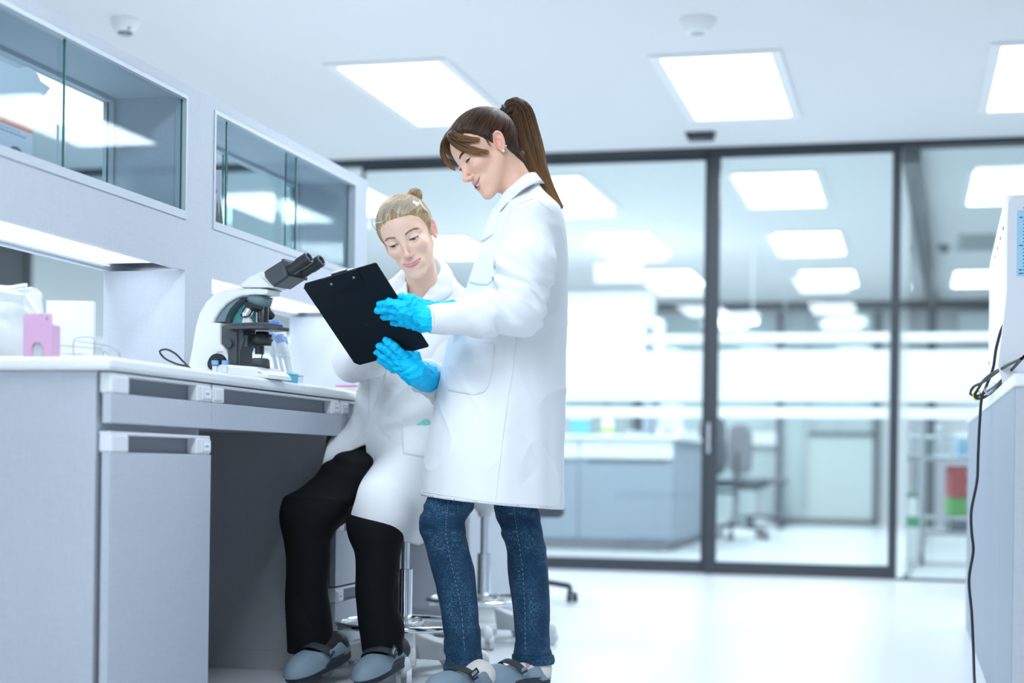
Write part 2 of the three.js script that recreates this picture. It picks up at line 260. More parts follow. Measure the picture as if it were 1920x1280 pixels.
// in the upper cabinet
{
  const tex = canvasTex(512, 512, (c) => { c.fillStyle = '#c9cdd9'; c.fillRect(0, 0, 512, 512); c.fillStyle = '#e0876a'; c.fillRect(0, 130, 512, 60); c.fillStyle = '#5b6596'; c.font = '600 34px sans-serif'; c.fillText('Thermometer', 250, 256); c.font = '20px sans-serif'; c.fillText('professional', 330, 222);
    c.fillStyle = '#7f92c6'; c.beginPath(); c.roundRect(60, 300, 250, 150, 22); c.fill(); c.fillStyle = '#dfe6ee'; c.fillRect(90, 335, 140, 70); c.fillStyle = '#4b4f66'; c.beginPath(); c.ellipse(420, 400, 36, 48, 0, 0, 7); c.fill(); c.fillStyle = '#d9c2bb'; c.beginPath(); c.ellipse(420, 412, 24, 34, 0, 0, 7); c.fill(); });
  const orange = std(0.72, 0.26, 0.16), card = std(0.6, 0.63, 0.7);
  const t = thing('cardboard_box', 'open grey and orange cardboard box behind the upper left glass', 'box', [-2.1, 1.317, -3.3]);
  mesh('body', box(-0.085, 0.085, 0, 0.135, -0.085, 0.3), card, t);
  const pl = new THREE.PlaneGeometry(0.385, 0.135); pl.rotateY(Math.PI / 2); pl.translate(0.0856, 0.0675, 0.1075); mesh('printed_front', pl, std(1, 1, 1, { map: tex }), t).userData.label = 'printed front with an orange band';
  const fl = extrude([[-0.29, 0], [0.085, 0], [0.165, 0.078], [0.12, 0.084], [0.104, 0.1], [0.06, 0.103], [0.02, 0.09], [-0.29, 0.08]], 0.003, 0); fl.rotateY(Math.PI / 2); fl.translate(0.084, 0.135, 0); mesh('flap', fl, card, t);
  const f2 = extrude([[-0.29, 0], [0.02, 0], [0.05, 0.055], [0.01, 0.075], [-0.29, 0.075]], 0.003, 0); f2.rotateY(Math.PI / 2); f2.translate(0.075, 0.165, 0.09); mesh('flap', f2, orange, t).userData.label = 'orange inner flap';
  // standing desk calendars
  const cal = canvasTex(256, 512, (c) => { c.fillStyle = '#dfe3ee'; c.fillRect(0, 0, 256, 512); c.fillStyle = '#6a7690'; for (let i = 0; i < 5; i++) c.fillRect(40 + i * 36, 26, 16, 18); c.fillStyle = '#6f9ac0'; c.fillRect(40, 84, 170, 14); c.fillStyle = '#b79a50'; c.fillRect(30, 166, 190, 14); c.fillStyle = '#9aa3b5'; for (let r = 0; r < 12; r++) for (let k = 0; k < 7; k++) c.fillRect(26 + k * 30, 206 + r * 23, 16, 6); });
  const cal2 = canvasTex(256, 256, (c) => { c.fillStyle = '#f1f2f8'; c.fillRect(0, 0, 256, 256); c.fillStyle = '#b7a8d8'; c.fillRect(0, 0, 256, 26); c.fillStyle = '#7a7f8c'; for (let r = 0; r < 4; r++) { c.fillRect(40, 60 + r * 44, 12, 14); c.fillRect(90, 80 + r * 44, 120, 3); } });
  const dk = std(0.06, 0.08, 0.07);
  const wedge = (w, h, d) => { const g = extrude([[-d / 2, 0], [d / 2, 0], [0.002, h], [-0.002, h]], w, 0.0008); return g; };
  const a = thing('desk_calendar', 'tall printed desk calendar standing in the second glazed opening', 'calendar', [-2.075, 1.328, -4.51], 0.1);
  mesh('stand', wedge(0.12, 0.185, 0.05), dk, a); const pa = new THREE.PlaneGeometry(0.16, 0.186); pa.rotateX(-0.1); mesh('printed_sheet', pa.rotateY(0).translate(0.0, 0, 0), std(1, 1, 1, { map: cal }), a, [-0.03, 0.094, 0.062]);
  const b = thing('desk_calendar', 'short white desk calendar in front of the tall one behind glass', 'calendar', [-2.03, 1.328, -4.42], 0.1);
  mesh('stand', wedge(0.06, 0.115, 0.04), dk, b); const pb = new THREE.PlaneGeometry(0.09, 0.115); pb.rotateX(-0.12); mesh('printed_sheet', pb, std(1, 1, 1, { map: cal2 }), b, [-0.02, 0.058, 0.034]);
}
// things on the worktop, left
{
  const T = YT + 0.0005;
  const pink = std(0.72, 0.42, 0.62, { roughness: 0.4 });
  const logo = canvasTex(128, 128, (c) => { c.fillStyle = '#e2b8dc'; c.fillRect(0, 0, 128, 128); c.strokeStyle = '#4a3d55'; c.lineWidth = 7; c.strokeRect(44, 34, 34, 28); c.beginPath(); c.moveTo(48, 44); c.lineTo(60, 58); c.lineTo(82, 22); c.stroke(); c.fillStyle = '#4a3d55'; c.fillRect(36, 76, 56, 12); c.fillRect(44, 98, 40, 5); });
  const t = thing('card_dispenser', 'pink card dispenser with a rounded finger notch on the worktop', 'dispenser', [-1.86, T, -3.175], 0.1);
  const sh = new THREE.Shape(); sh.moveTo(-0.033, 0); sh.lineTo(-0.013, 0); sh.lineTo(-0.013, 0.018); sh.absarc(0, 0.018, 0.013, Math.PI, 0, true); sh.lineTo(0.013, 0); sh.lineTo(0.033, 0); sh.lineTo(0.033, 0.088); sh.quadraticCurveTo(0.033, 0.094, 0.027, 0.094); sh.lineTo(-0.027, 0.094); sh.quadraticCurveTo(-0.033, 0.094, -0.033, 0.088);
  mesh('front_plate', extrude(sh, 0.004, 0.0006, 12).translate(0, 0, 0.02), pink, t); mesh('tray', [box(-0.033, -0.03, 0, 0.07, -0.02, 0.018), box(0.03, 0.033, 0, 0.07, -0.02, 0.018), box(-0.033, 0.033, 0, 0.07, -0.023, -0.02)], pink, t);
  mesh('card_stack', box(-0.029, 0.029, 0, 0.05, -0.019, 0.016), std(0.6, 0.62, 0.64), t); mesh('printed_mark', new THREE.PlaneGeometry(0.015, 0.015), std(1, 1, 1, { map: logo }), t, [0.022, 0.083, 0.0223]);
  const w = thing('carton', 'plain white upright carton behind the pink dispenser', 'box', [-1.97, T, -3.5], 0.25);
  mesh('body', box(-0.055, 0.055, 0, 0.157, -0.012, 0.013, 0.002), M.white, w); mesh('side_flap', box(-0.058, -0.055, 0, 0.157, -0.012, 0.013), M.white, w);
  // instrument under a plastic dust cover
  const k = thing('covered_instrument', 'pale laboratory instrument under a clear plastic dust cover at the left edge', 'instrument', [-2.03, T + 0.001, -3.31], 0.3);
  const num = canvasTex(512, 128, (c) => { c.clearRect(0, 0, 512, 128); c.fillStyle = 'rgba(120,150,165,0.85)'; c.font = 'bold 92px sans-serif'; c.fillText('RM2235', 40, 96); });
  mesh('housing', box(-0.2, 0.055, 0, 0.13, -0.07, 0.085, 0.03), std(0.68, 0.71, 0.68, { roughness: 0.5 }), k);
  mesh('printed_name', new THREE.PlaneGeometry(0.1, 0.025), std(1, 1, 1, { map: num, transparent: true }), k, [0.0, 0.095, 0.0858]);
  const cv = []; { const g = new THREE.BoxGeometry(0.3, 0.16, 0.2, 24, 14, 18), p = g.attributes.position, r = rng(8); for (let i = 0; i < p.count; i++) { const x = p.getX(i), y = p.getY(i), z = p.getZ(i); const f = 1 - 0.18 * sstep(-0.02, 0.08, y); p.setXYZ(i, x * f + 0.006 * Math.sin(y * 60 + z * 30), y + 0.004 * Math.sin(x * 50) + 0.004 * Math.cos(z * 70 + x * 20), z * f + 0.006 * Math.sin(x * 40 + y * 35)); } g.computeVertexNormals(); cv.push(g.translate(-0.065, 0.0865, 0.005)); }
  mesh('dust_cover', cv[0], M.foil, k);
  const sheet = thing('plastic_sheet', 'folded clear plastic sheet leaning beside the white carton', 'sheet', [-2.05, T, -3.66], 0.3);
  { const g = new THREE.PlaneGeometry(0.1, 0.1, 16, 16), p = g.attributes.position; for (let i = 0; i < p.count; i++) { const x = p.getX(i), y = p.getY(i); p.setXYZ(i, x, y * (1 - 0.5 * (x + 0.05) / 0.1) - 0.25 * (x + 0.05) + 0.045, 0.012 * Math.sin(x * 70 + y * 25)); } g.computeVertexNormals(); mesh('film', g, M.foil, sheet, [0.0, 0.012, 0]); }
  // wire rack
  const r = thing('wire_rack', 'low wire test tube rack with bent steel loops on the worktop', 'rack', [-1.83, T, -3.36], Math.PI / 2 + 0.06);
  const R = 0.0014, loop = (x, h, w) => tube([V3(x, 0, -w), V3(x + 0.002, h * 0.9, -w), V3(x + 0.004, h, -w * 0.8), V3(x + 0.004, h, w * 0.8), V3(x + 0.002, h * 0.9, w), V3(x, 0, w)], R, 40, 6);
  mesh('loop', loop(-0.06, 0.052, 0.025), M.steel, r); mesh('loop', loop(0.085, 0.035, 0.02), M.steel, r);
  mesh('side_wire', tube([V3(-0.15, 0.038, 0.025), V3(0.02, 0.038, 0.025), V3(0.05, 0.034, 0.025), V3(0.1, 0.002, 0.025)], R, 30, 6), M.steel, r); mesh('side_wire', tube([V3(-0.15, 0.03, -0.025), V3(0.13, 0.026, -0.025), V3(0.15, 0.0, -0.025)], R, 30, 6), M.steel, r);
  for (const x of [-0.12, -0.09, -0.03, 0, 0.03, 0.06]) mesh('cross_wire', rod(V3(x, 0.012, -0.025), V3(x, 0.012, 0.025), 0.0009, 6), M.steel, r);
  // cable loop by the microscope
  const c = thing('cable', 'dark looped cable lying behind the microscope', 'cable', [0, 0, 0]);
  mesh('cord', tube([[360, 694, 4.3], [352, 687, 4.22], [328, 681, 4.12], [306, 669, 4.06], [299, 659, 4.05], [309, 654.5, 4.07], [326, 661, 4.12], [341, 675, 4.2], [356, 690, 4.32], [368, 698, 4.42]].map((p) => { const q = P(...p); q.y = Math.max(q.y, T + 0.003); return q; }), 0.0026, 80, 8), M.black, c);
}
// ---------- second room behind the glass ----------
{
  const zb = -11.9;
  const t = thing('bench', 'grey bench with white top seen through the left glass door', 'bench', [0, 0, 0]);
  mesh('carcass', box(-3.9, -1.7, 0.08, 0.84, -14.2, zb, 0.002), M.laminateBlue, t); mesh('plinth', box(-3.85, -1.76, 0, 0.08, -14.15, zb - 0.06), M.laminateDark, t);
  mesh('worktop', box(-3.95, -1.66, 0.84, 0.872, -14.25, zb + 0.05, 0.004), M.counter, t);
  const dr = mesh('drawer', box(-2.42, -1.71, 0.695, 0.836, zb, zb + 0.02, 0.004), M.white, t); mesh('grip', box(-2.35, -1.77, 0.655, 0.684, zb + 0.001, zb + 0.016), M.recess, dr);
  mesh('door', box(-2.42, -1.71, 0.09, 0.65, zb, zb + 0.018, 0.003), M.laminateBlue, t); mesh('door', box(-3.4, -2.43, 0.09, 0.65, zb, zb + 0.018, 0.003), M.laminateBlue, t); mesh('drawer', box(-3.4, -2.43, 0.695, 0.836, zb, zb + 0.02, 0.004), M.white, t);
  // things on that bench
  const a = thing('reagent_box', 'blurred teal box on the far bench by the coat edge', 'box', [-2.46, 0.873, zb - 0.2]); mesh('body', box(-0.07, 0.07, 0, 0.12, -0.06, 0.06, 0.008), std(0.16, 0.5, 0.56), a); mesh('lid', box(-0.073, 0.073, 0.12, 0.14, -0.063, 0.063, 0.006), M.white, a);
  const b = thing('bottle', 'blurred white bottle with a yellow green band on the far bench', 'bottle', [-2.25, 0.873, zb - 0.2]); mesh('body', lathe([[0, 0], [0.045, 0], [0.05, 0.01], [0.05, 0.1], [0.03, 0.13], [0.016, 0.14], [0.016, 0.16], [0, 0.16]]), M.white, b); mesh('band', lathe([[0.0506, 0.015], [0.0506, 0.06]]), std(0.5, 0.66, 0.15), b); mesh('cap', cyl(0.02, 0.02, 0.02, 16, 0, 0.16, 0), M.plastic, b);
  const c = thing('instrument', 'dark blurred instrument at the back of the far bench', 'instrument', [-2.13, 0.873, zb - 1.2]); mesh('base', box(-0.14, 0.14, 0, 0.05, -0.1, 0.1, 0.01), M.plasticGrey, c); mesh('column', box(-0.05, 0.02, 0.05, 0.3, -0.08, 0), M.darkFrame, c); mesh('head', box(-0.06, 0.12, 0.26, 0.36, -0.08, 0.08, 0.02), M.darkFrame, c);
  const d = thing('lab_balance', 'white enclosed balance near the right end of the far bench', 'instrument', [-1.86, 0.873, zb - 0.9]); mesh('base', box(-0.1, 0.1, 0, 0.07, -0.14, 0.14, 0.01), M.white, d); mesh('hood', box(-0.09, 0.09, 0.07, 0.26, -0.12, 0.06, 0.006), M.plastic, d); mesh('display', box(-0.05, 0.05, 0.03, 0.055, 0.139, 0.142), M.recess, d);
  // lit over-bench cabinets
  function litShelf(label, x0, x1, z, y) {
    const s = thing('overhead_cabinet', label, 'cabinet', [(x0 + x1) / 2, 0, z]); const w = (x1 - x0) / 2;
    mesh('column', box(-w, -w + 0.06, 0.872, y + 0.02, -0.2, 0), M.laminateBlue, s); mesh('column', box(w - 0.06, w, 0.872, y + 0.02, -0.2, 0), M.laminateBlue, s);
    mesh('cabinet_body', box(-w, w, y + 0.02, y + 0.3, -0.22, 0.02, 0.004), M.white, s); mesh('light_strip', box(-w + 0.08, w - 0.08, y - 0.01, y + 0.02, -0.12, 0.01), M.lamp, s);
    const l = new THREE.RectAreaLight(LIGHT, 3, 2 * w - 0.2, 0.12); l.position.set((x0 + x1) / 2, y - 0.016, z - 0.05); l.rotation.x = -Math.PI / 2; scene.add(l);
  }
  litShelf('white lit cabinet over the far bench behind the left glass door', -2.95, -2.0, -12.6, 1.72);
  litShelf('second white lit cabinet over the far bench behind the left glass door', -3.0, -2.1, -13.8, 1.62);
  for (const [x, z, y, label] of [[-1.45, -13.6, 1.86, 'near bright pendant lamp behind the middle glass door post'], [-1.3, -15.2, 1.66, 'far bright pendant lamp behind the middle glass door']]) { const p = thing('pendant_light', label, 'lamp', [x, y, z]); mesh('housing', box(-0.2, 0.2, 0.03, 0.08, -0.12, 0.12, 0.01), M.white, p); mesh('diffuser', box(-0.19, 0.19, 0, 0.03, -0.11, 0.11, 0.004), M.lamp, p); for (const k of [-0.15, 0.15]) mesh('cable', cyl(0.003, 0.003, CEIL - y - 0.08, 6, k, (CEIL - y + 0.08) / 2, 0), M.plastic, p); const l = new THREE.RectAreaLight(LIGHT, 3, 0.38, 0.22); l.position.set(x, y - 0.006, z); l.rotation.x = -Math.PI / 2; scene.add(l); }
  // hanging sign
  const sg = canvasTex(512, 192, (q) => { q.fillStyle = '#f6f9fb'; q.fillRect(0, 0, 512, 192); q.fillStyle = '#c8d4da'; for (let i = 0; i < 9; i++) q.fillRect(150 + i * 22, 40, 14, 16); q.fillRect(160, 100, 190, 10); });
  const s = thing('hanging_sign', 'white sign board hung from the ceiling of the far room', 'sign', [-2.34, 2.15, -13]); mesh('board', box(-0.2, 0.2, 0, 0.15, -0.01, 0.01, 0.003), M.white, s); mesh('printed_face', new THREE.PlaneGeometry(0.39, 0.14).translate(0, 0.075, 0.0108), std(1, 1, 1, { map: sg }), s); for (const x of [-0.15, 0.15]) mesh('hanger', cyl(0.003, 0.003, CEIL - 2.3, 8, x, (CEIL - 2.15 + 0.15) / 2, 0), M.steel, s);
}
// far glazed wall with dark frames
{
  const z = -18.5, D = std(0.1, 0.115, 0.13, { roughness: 0.5 });
  const top = mesh('trim_3', box(-6.7, 4.4, 2.45, CEIL, z - 0.05, z + 0.05), D); top.userData.kind = 'structure';
  function frame(name, x0, x1, mull, low) {
    const g = struct(name, [0, 0, z]);
    for (const x of [x0, x1]) mesh('stile', box(x - 0.035, x + 0.035, 0, 2.42, -0.03, 0.03), D, g);
    for (const x of mull) mesh('mullion', box(x - 0.025, x + 0.025, 0, 2.42, -0.025, 0.025), M.plasticGrey, g);
    mesh('rail', box(x0, x1, 0, 0.07, -0.03, 0.03), D, g); mesh('glass_pane', bx(x1 - x0 - 0.07, 2.35, 0.0002, (x0 + x1) / 2, 1.245, 0), M.glass, g);
    if (low) { mesh('rail', box(mull[0], x1, 1.0, 1.05, -0.03, 0.03), D, g); mesh('kick_panel', box(mull[0] + 0.025, x1 - 0.035, 0.07, 1.0, -0.012, 0.012), std(0.52, 0.6, 0.58, { roughness: 0.5 }), g); }
    return g;
  }
  frame('door_3', -1.44, -0.36, [-1.12], true); frame('window_3', -3.95, -3.1, [-3.46], false);
  const w4 = struct('window_4', [0, 0, z]); mesh('glass_pane', bx(1.5, 2.4, 0.0002, -2.27, 1.2, 0), M.glass, w4); mesh('sill', box(-3.07, -1.47, 0.9, 1.05, -0.03, 0.02), M.white, w4);
  const w5 = struct('window_5', [0, 0, -9.62]);      // glazed side wall running away from the partition
  const a = [-0.01, 0.235], L = 8.8;
  const rail = mesh('rail', box(-0.05, 0.05, 2.43, CEIL, -L, 0), D, w5), pane = mesh('glass_pane', bx(0.0002, 2.4, L, 0, 1.22, -L / 2), M.glass, w5), post = mesh('stile', box(-0.05, 0.05, 0, 2.43, -L, -L + 0.1), D, w5), tr = mesh('bottom_channel', box(-0.015, 0.015, 0, 0.03, -L, 0), M.steel, w5);
  w5.rotation.y = -Math.atan2(a[1] - a[0], L); w5.position.x = a[0];
}
// office chairs, air conditioner, trolley
function officeChair(label, pos, turn, dark, back = true) {
  const t = thing('office_chair', label, 'chair', pos, turn);
  mesh('seat', box(-0.23, 0.23, 0.46, 0.53, -0.22, 0.22, 0.03), dark, t);
  if (back) { const g = extrude(smooth2([[-0.2, 0.6], [0.2, 0.6], [0.23, 0.85], [0.18, 1.06], [-0.18, 1.06], [-0.23, 0.85]], 6), 0.05, 0.012); mesh('backrest', g.translate(0, 0, -0.24), dark, t); mesh('back_bar', [box(-0.03, 0.03, 0.4, 0.8, -0.29, -0.265, 0.006), box(-0.03, 0.03, 0.4, 0.43, -0.28, 0)], M.darkFrame, t); }
  mesh('gas_lift', [cyl(0.028, 0.028, 0.22, 14, 0, 0.34, 0), cyl(0.036, 0.04, 0.12, 14, 0, 0.2, 0)], M.plasticGrey, t);
  for (let k = 0; k < 5; k++) { const a = k * Math.PI * 2 / 5 + 0.3, leg = mesh('base_arm', rod(V3(0, 0.13, 0), V3(Math.cos(a) * 0.29, 0.085, Math.sin(a) * 0.29), 0.017, 8), M.darkFrame, t);
    mesh('caster', [cyl(0.027, 0.027, 0.018, 14).rotateZ(Math.PI / 2).translate(Math.cos(a) * 0.3 - 0.014, 0.027, Math.sin(a) * 0.3), cyl(0.027, 0.027, 0.018, 14).rotateZ(Math.PI / 2).translate(Math.cos(a) * 0.3 + 0.014, 0.027, Math.sin(a) * 0.3), cyl(0.012, 0.012, 0.05, 8, Math.cos(a) * 0.29, 0.062, Math.sin(a) * 0.29)], M.darkFrame, leg); }
  return t;
}
{
  const navy = std(0.08, 0.09, 0.11, { roughness: 0.8 }), grey = std(0.16, 0.17, 0.19, { roughness: 0.8 });
  officeChair('dark office chair with tall back behind the middle glass door', [-1.5, 0, -14.4], 1.2, navy);
  officeChair('grey office chair beside the far door frame, behind the dark one', [-1.55, 0, -17.2], 2.2, grey);
  { const c = P(955, 1080, 7.55), o = officeChair('dark office chair whose caster shows beyond the jeans', [c.x, 0, c.z], 0.26, navy, false); o.scale.set(1.0, 0.86, 1.0); o.rotation.y = 0.36; }
  const ac = thing('air_conditioner', 'pale wall air conditioner on the far wall behind the right glass', 'air conditioner', [1.0, 2.08, -18.42]); mesh('body', box(-0.5, 0.5, 0, 0.32, -0.1, 0.1, 0.04), std(0.5, 0.58, 0.58), ac); mesh('louvre', box(-0.45, 0.45, 0.02, 0.07, 0.08, 0.115, 0.01), M.plasticGrey, ac);
  const em = thing('ceiling_vent', 'grey slatted ceiling vent behind the right glass', 'vent', [0.62, CEIL, -13.85]); for (let i = 0; i < 5; i++) mesh('slat', box(-0.22, 0.22, -0.012, -0.002, -0.4 + i * 0.2, -0.27 + i * 0.2), std(0.36, 0.42, 0.42), em); mesh('frame', [box(-0.26, -0.22, -0.014, 0, -0.45, 0.6), box(0.22, 0.26, -0.014, 0, -0.45, 0.6)], M.plasticGrey, em);
  const cam = thing('ceiling_camera', 'small grey camera on the ceiling behind the right glass', 'camera', [0.262, CEIL, -13.9]); mesh('mount', cyl(0.05, 0.05, 0.03, 20, 0, -0.015, 0), M.plasticGrey, cam); mesh('dome', new THREE.SphereGeometry(0.045, 20, 10, 0, 7, Math.PI / 2, Math.PI / 2).translate(0, -0.03, 0), M.recess, cam);
  // trolley
  const t = thing('trolley', 'grey steel trolley with shelves behind the right glass', 'trolley', [0.4, 0, -11.3], 0.1);
  for (const y of [0.2, 0.7]) mesh('shelf', box(-0.34, 0.3, y, y + 0.03, -0.22, 0.22, 0.004), M.steel, t);
  for (const [x, z] of [[-0.33, -0.21], [-0.33, 0.21], [0.29, -0.21], [0.29, 0.21]]) { const p = mesh('post', cyl(0.014, 0.014, 0.86, 10, x, 0.5, z), M.plasticGrey, t); mesh('caster', [cyl(0.045, 0.045, 0.025, 14).rotateZ(Math.PI / 2).translate(x, 0.045, z)], M.recess, p); }
  mesh('guard_rail', [tube([V3(-0.33, 0.86, -0.21), V3(-0.33, 0.86, 0.21), V3(0.29, 0.86, 0.21), V3(0.29, 0.86, -0.21)], 0.01, 30, 8, true)], M.steel, t); mesh('lower_guard', tube([V3(-0.33, 0.32, -0.21), V3(-0.33, 0.32, 0.21), V3(0.29, 0.32, 0.21), V3(0.29, 0.32, -0.21)], 0.008, 30, 8, true), M.steel, t);
  const r1 = thing('storage_bin', 'red storage bin on the trolley lower shelf stack', 'bin', [0.41, 0.455, -11.3], 0.1); mesh('body', box(-0.15, 0.15, 0, 0.215, -0.15, 0.15, 0.012), std(0.5, 0.09, 0.09), r1); for (const y of [0.06, 0.16]) mesh('label', box(-0.04, 0.03, y - 0.02, y + 0.025, 0.149, 0.152), M.white, r1);
  const g1 = thing('storage_bin', 'green storage bin under the red one on the trolley', 'bin', [0.41, 0.33, -11.3], 0.1); mesh('body', box(-0.15, 0.15, 0, 0.122, -0.15, 0.15, 0.012), std(0.16, 0.44, 0.12), g1); mesh('label', box(-0.04, 0.04, 0.04, 0.09, 0.149, 0.152), M.white, g1);
  const k1 = thing('storage_bin', 'dark grey bin under the green one on the trolley', 'bin', [0.41, 0.231, -11.3], 0.1); mesh('body', box(-0.15, 0.15, 0, 0.097, -0.15, 0.15, 0.01), M.recess, k1); mesh('label', box(-0.03, 0.03, 0.03, 0.06, 0.149, 0.152), M.plasticGrey, k1);
  const b1 = thing('carton', 'pale blue carton on top of the trolley', 'box', [0.44, 0.731, -11.25], 0.1); mesh('body', box(-0.13, 0.13, 0, 0.15, -0.1, 0.1, 0.004), std(0.35, 0.55, 0.72), b1); mesh('lid', box(-0.132, 0.132, 0.15, 0.165, -0.102, 0.102, 0.004), M.white, b1);
  const b2 = thing('bottle', 'clear bottle standing on the left of the trolley top', 'bottle', [0.2, 0.731, -11.2]); mesh('body', lathe([[0, 0], [0.05, 0], [0.055, 0.02], [0.055, 0.13], [0.02, 0.17], [0.02, 0.2], [0, 0.2]]), M.clear, b2); mesh('cap', cyl(0.023, 0.023, 0.025, 16, 0, 0.2, 0), M.white, b2);
  const gr = thing('bottle', 'small bottle with green label by the glass behind the door post', 'bottle', [0.04, 0.0, -10.9]); mesh('body', lathe([[0, 0], [0.03, 0], [0.032, 0.34], [0.018, 0.42], [0.018, 0.46], [0, 0.46]]), M.white, gr); mesh('label', lathe([[0.0325, 0.26], [0.0325, 0.33]]), std(0.05, 0.35, 0.15), gr); mesh('cap', cyl(0.02, 0.02, 0.03, 12, 0, 0.47, 0), std(0.1, 0.3, 0.2), gr);
}
// ---------- right bench with the white equipment ----------
{
  const X = 0.235, Y = 0.863, z0 = -3.833, z1 = -6.85;
  const t = thing('base_cabinet', 'grey bench side at the right picture edge, with the cable hanging over it', 'cabinet', [0, 0, 0]);
  mesh('end_panel', box(X + 0.002, 1.0, 0.0, Y - 0.03, z0 - 0.02, z0, 0.001), M.laminate, t);
  for (const [a, b] of [[z0 - 0.021, -4.42], [-4.422, -5.2], [-5.202, -6.0], [-6.002, z1]]) mesh('side_panel', box(X, X + 0.02, 0.0, Y - 0.03, b, a - 0.001, 0.001), M.laminateBlue, t);
  mesh('carcass', box(X + 0.02, 1.0, 0.0, Y - 0.031, z1, z0 - 0.02), M.laminateDark, t);
  mesh('worktop', box(X - 0.004, 1.02, Y - 0.03, Y, z1 - 0.01, z0 + 0.006, 0.004), M.counter, t);
  const e = thing('lab_equipment', 'tall white equipment housing with dark screws and a blue instruction sheet', 'equipment', [0.257, Y + 0.001, -4.72]);
  const prof = [[0, 0], [0, 0.535], [0.02, 0.557], [0.12, 0.557], [0.9, 0.475], [0.92, 0.455], [0.92, 0]];   // z back, y
  const g = extrude(prof.map(([a, b]) => [a, b]), 0.7, 0.004); g.rotateY(Math.PI / 2); mesh('housing', g.translate(0.35, 0, 0), phy(0.86, 0.87, 0.89, { roughness: 0.3 }), e);
  const fr = extrude(smooth2([[0.004, 0.0], [0.004, 0.28], [0.004, 0.525], [0.008, 0.542], [0.02, 0.55], [0.35, 0.551], [0.69, 0.55], [0.695, 0.3], [0.695, 0.0], [0.3, 0]], 3), 0.012, 0.002); mesh('front_plate', fr.translate(0, 0, 0.006), phy(0.8, 0.82, 0.86, { roughness: 0.35 }), e);
  for (let k = 0; k < 6; k++) mesh('screw', cyl(0.005, 0.005, 0.004, 10).rotateZ(Math.PI / 2).translate(-0.001, 0.475 - k * 0.008 - (k === 5 ? 0.3 : 0), -0.1 - k * 0.15), M.recess, e);
  mesh('screw', cyl(0.007, 0.007, 0.006, 12).rotateX(Math.PI / 2).translate(0.062, 0.53, 0.014), M.recess, e);
  const sheet = canvasTex(512, 640, (c) => { c.fillStyle = '#a5d6f0'; c.fillRect(0, 0, 512, 640); c.fillStyle = '#4a6a8c'; const r = rng(11); let y = 60; for (let i = 0; i < 17; i++) { const head = i % 8 === 0 || i > 14, x0 = head ? 20 : 90; if (!head) c.fillRect(56, y, 10, 12); let x = x0; const end = 300 + r() * 190; while (x < end) { const w = 12 + r() * 40; c.fillRect(x, y, w, 13); x += w + 9; } y += 34; } });
  mesh('instruction_sheet', new THREE.PlaneGeometry(0.15, 0.185).translate(0.105, 0.415, 0.0132), std(1, 1, 1, { map: sheet, roughness: 0.35 }), e).userData.label = 'blue printed instruction sheet';
  mesh('name_plate', new THREE.PlaneGeometry(0.05, 0.006).translate(0.07, 0.515, 0.0132), M.plasticGrey, e);
  const c = thing('power_cable', 'black power cable hanging from the white equipment down the bench side', 'cable', [0, 0, 0]);
  const pts = [[1932, 582, 4.56], [1905, 588, 4.56], [1883, 607, 4.57], [1869, 648, 4.6], [1862, 690, 4.66], [1850, 722, 4.72], [1841, 745, 4.76], [1837, 790, 4.78], [1834, 850, 4.78], [1832, 900, 4.78], [1821, 960, 4.78], [1822, 1000, 4.78], [1825, 1030, 4.78], [1817, 1085, 4.78], [1822, 1150, 4.78], [1825, 1215, 4.77], [1828, 1290, 4.7], [1835, 1318, 4.6], [1868, 1325, 4.45]].map((p) => P(...p));
  for (const p of pts) if (p.y < 0.004) p.y = 0.005;
  mesh('cord', tube(pts, 0.0042, 220, 10), M.black, c); mesh('plug', [rod(P(1915, 585, 4.56), P(1945, 580, 4.56), 0.011, 14), rod(P(1903, 589, 4.56), P(1916, 585, 4.56), 0.0065, 12)], M.black, c);
  const k = thing('cable_bundle', 'coiled black cables with a yellow tie lying over the bench edge', 'cable', [0, 0, 0]);
  const B = (l) => l.map(([u, v, d]) => P(u, v, d));
  mesh('cord', tube(B([[1915, 672, 4.3], [1880, 690, 4.5], [1845, 715, 4.7], [1823, 728, 4.8], [1819, 738, 4.8], [1832, 742, 4.78], [1860, 728, 4.72], [1890, 700, 4.55], [1920, 668, 4.3]]), 0.0042, 90, 8), M.black, k);
  mesh('cord', tube(B([[1925, 668, 4.3], [1885, 686, 4.5], [1852, 706, 4.65], [1838, 722, 4.75], [1828, 744, 4.79], [1836, 747, 4.78], [1856, 738, 4.72], [1880, 715, 4.6]]), 0.0042, 90, 8), M.black, k);
  const tc = P(1832, 741, 4.785), tie = new THREE.TorusGeometry(0.0135, 0.002, 8, 24); mesh('tie', tie.rotateY(0.5), std(0.75, 0.65, 0.06), k, tc.toArray());
  mesh('adapter', [rod(P(1848, 735, 4.66), P(1868, 722, 4.66), 0.011, 14)], M.clear, k);
}
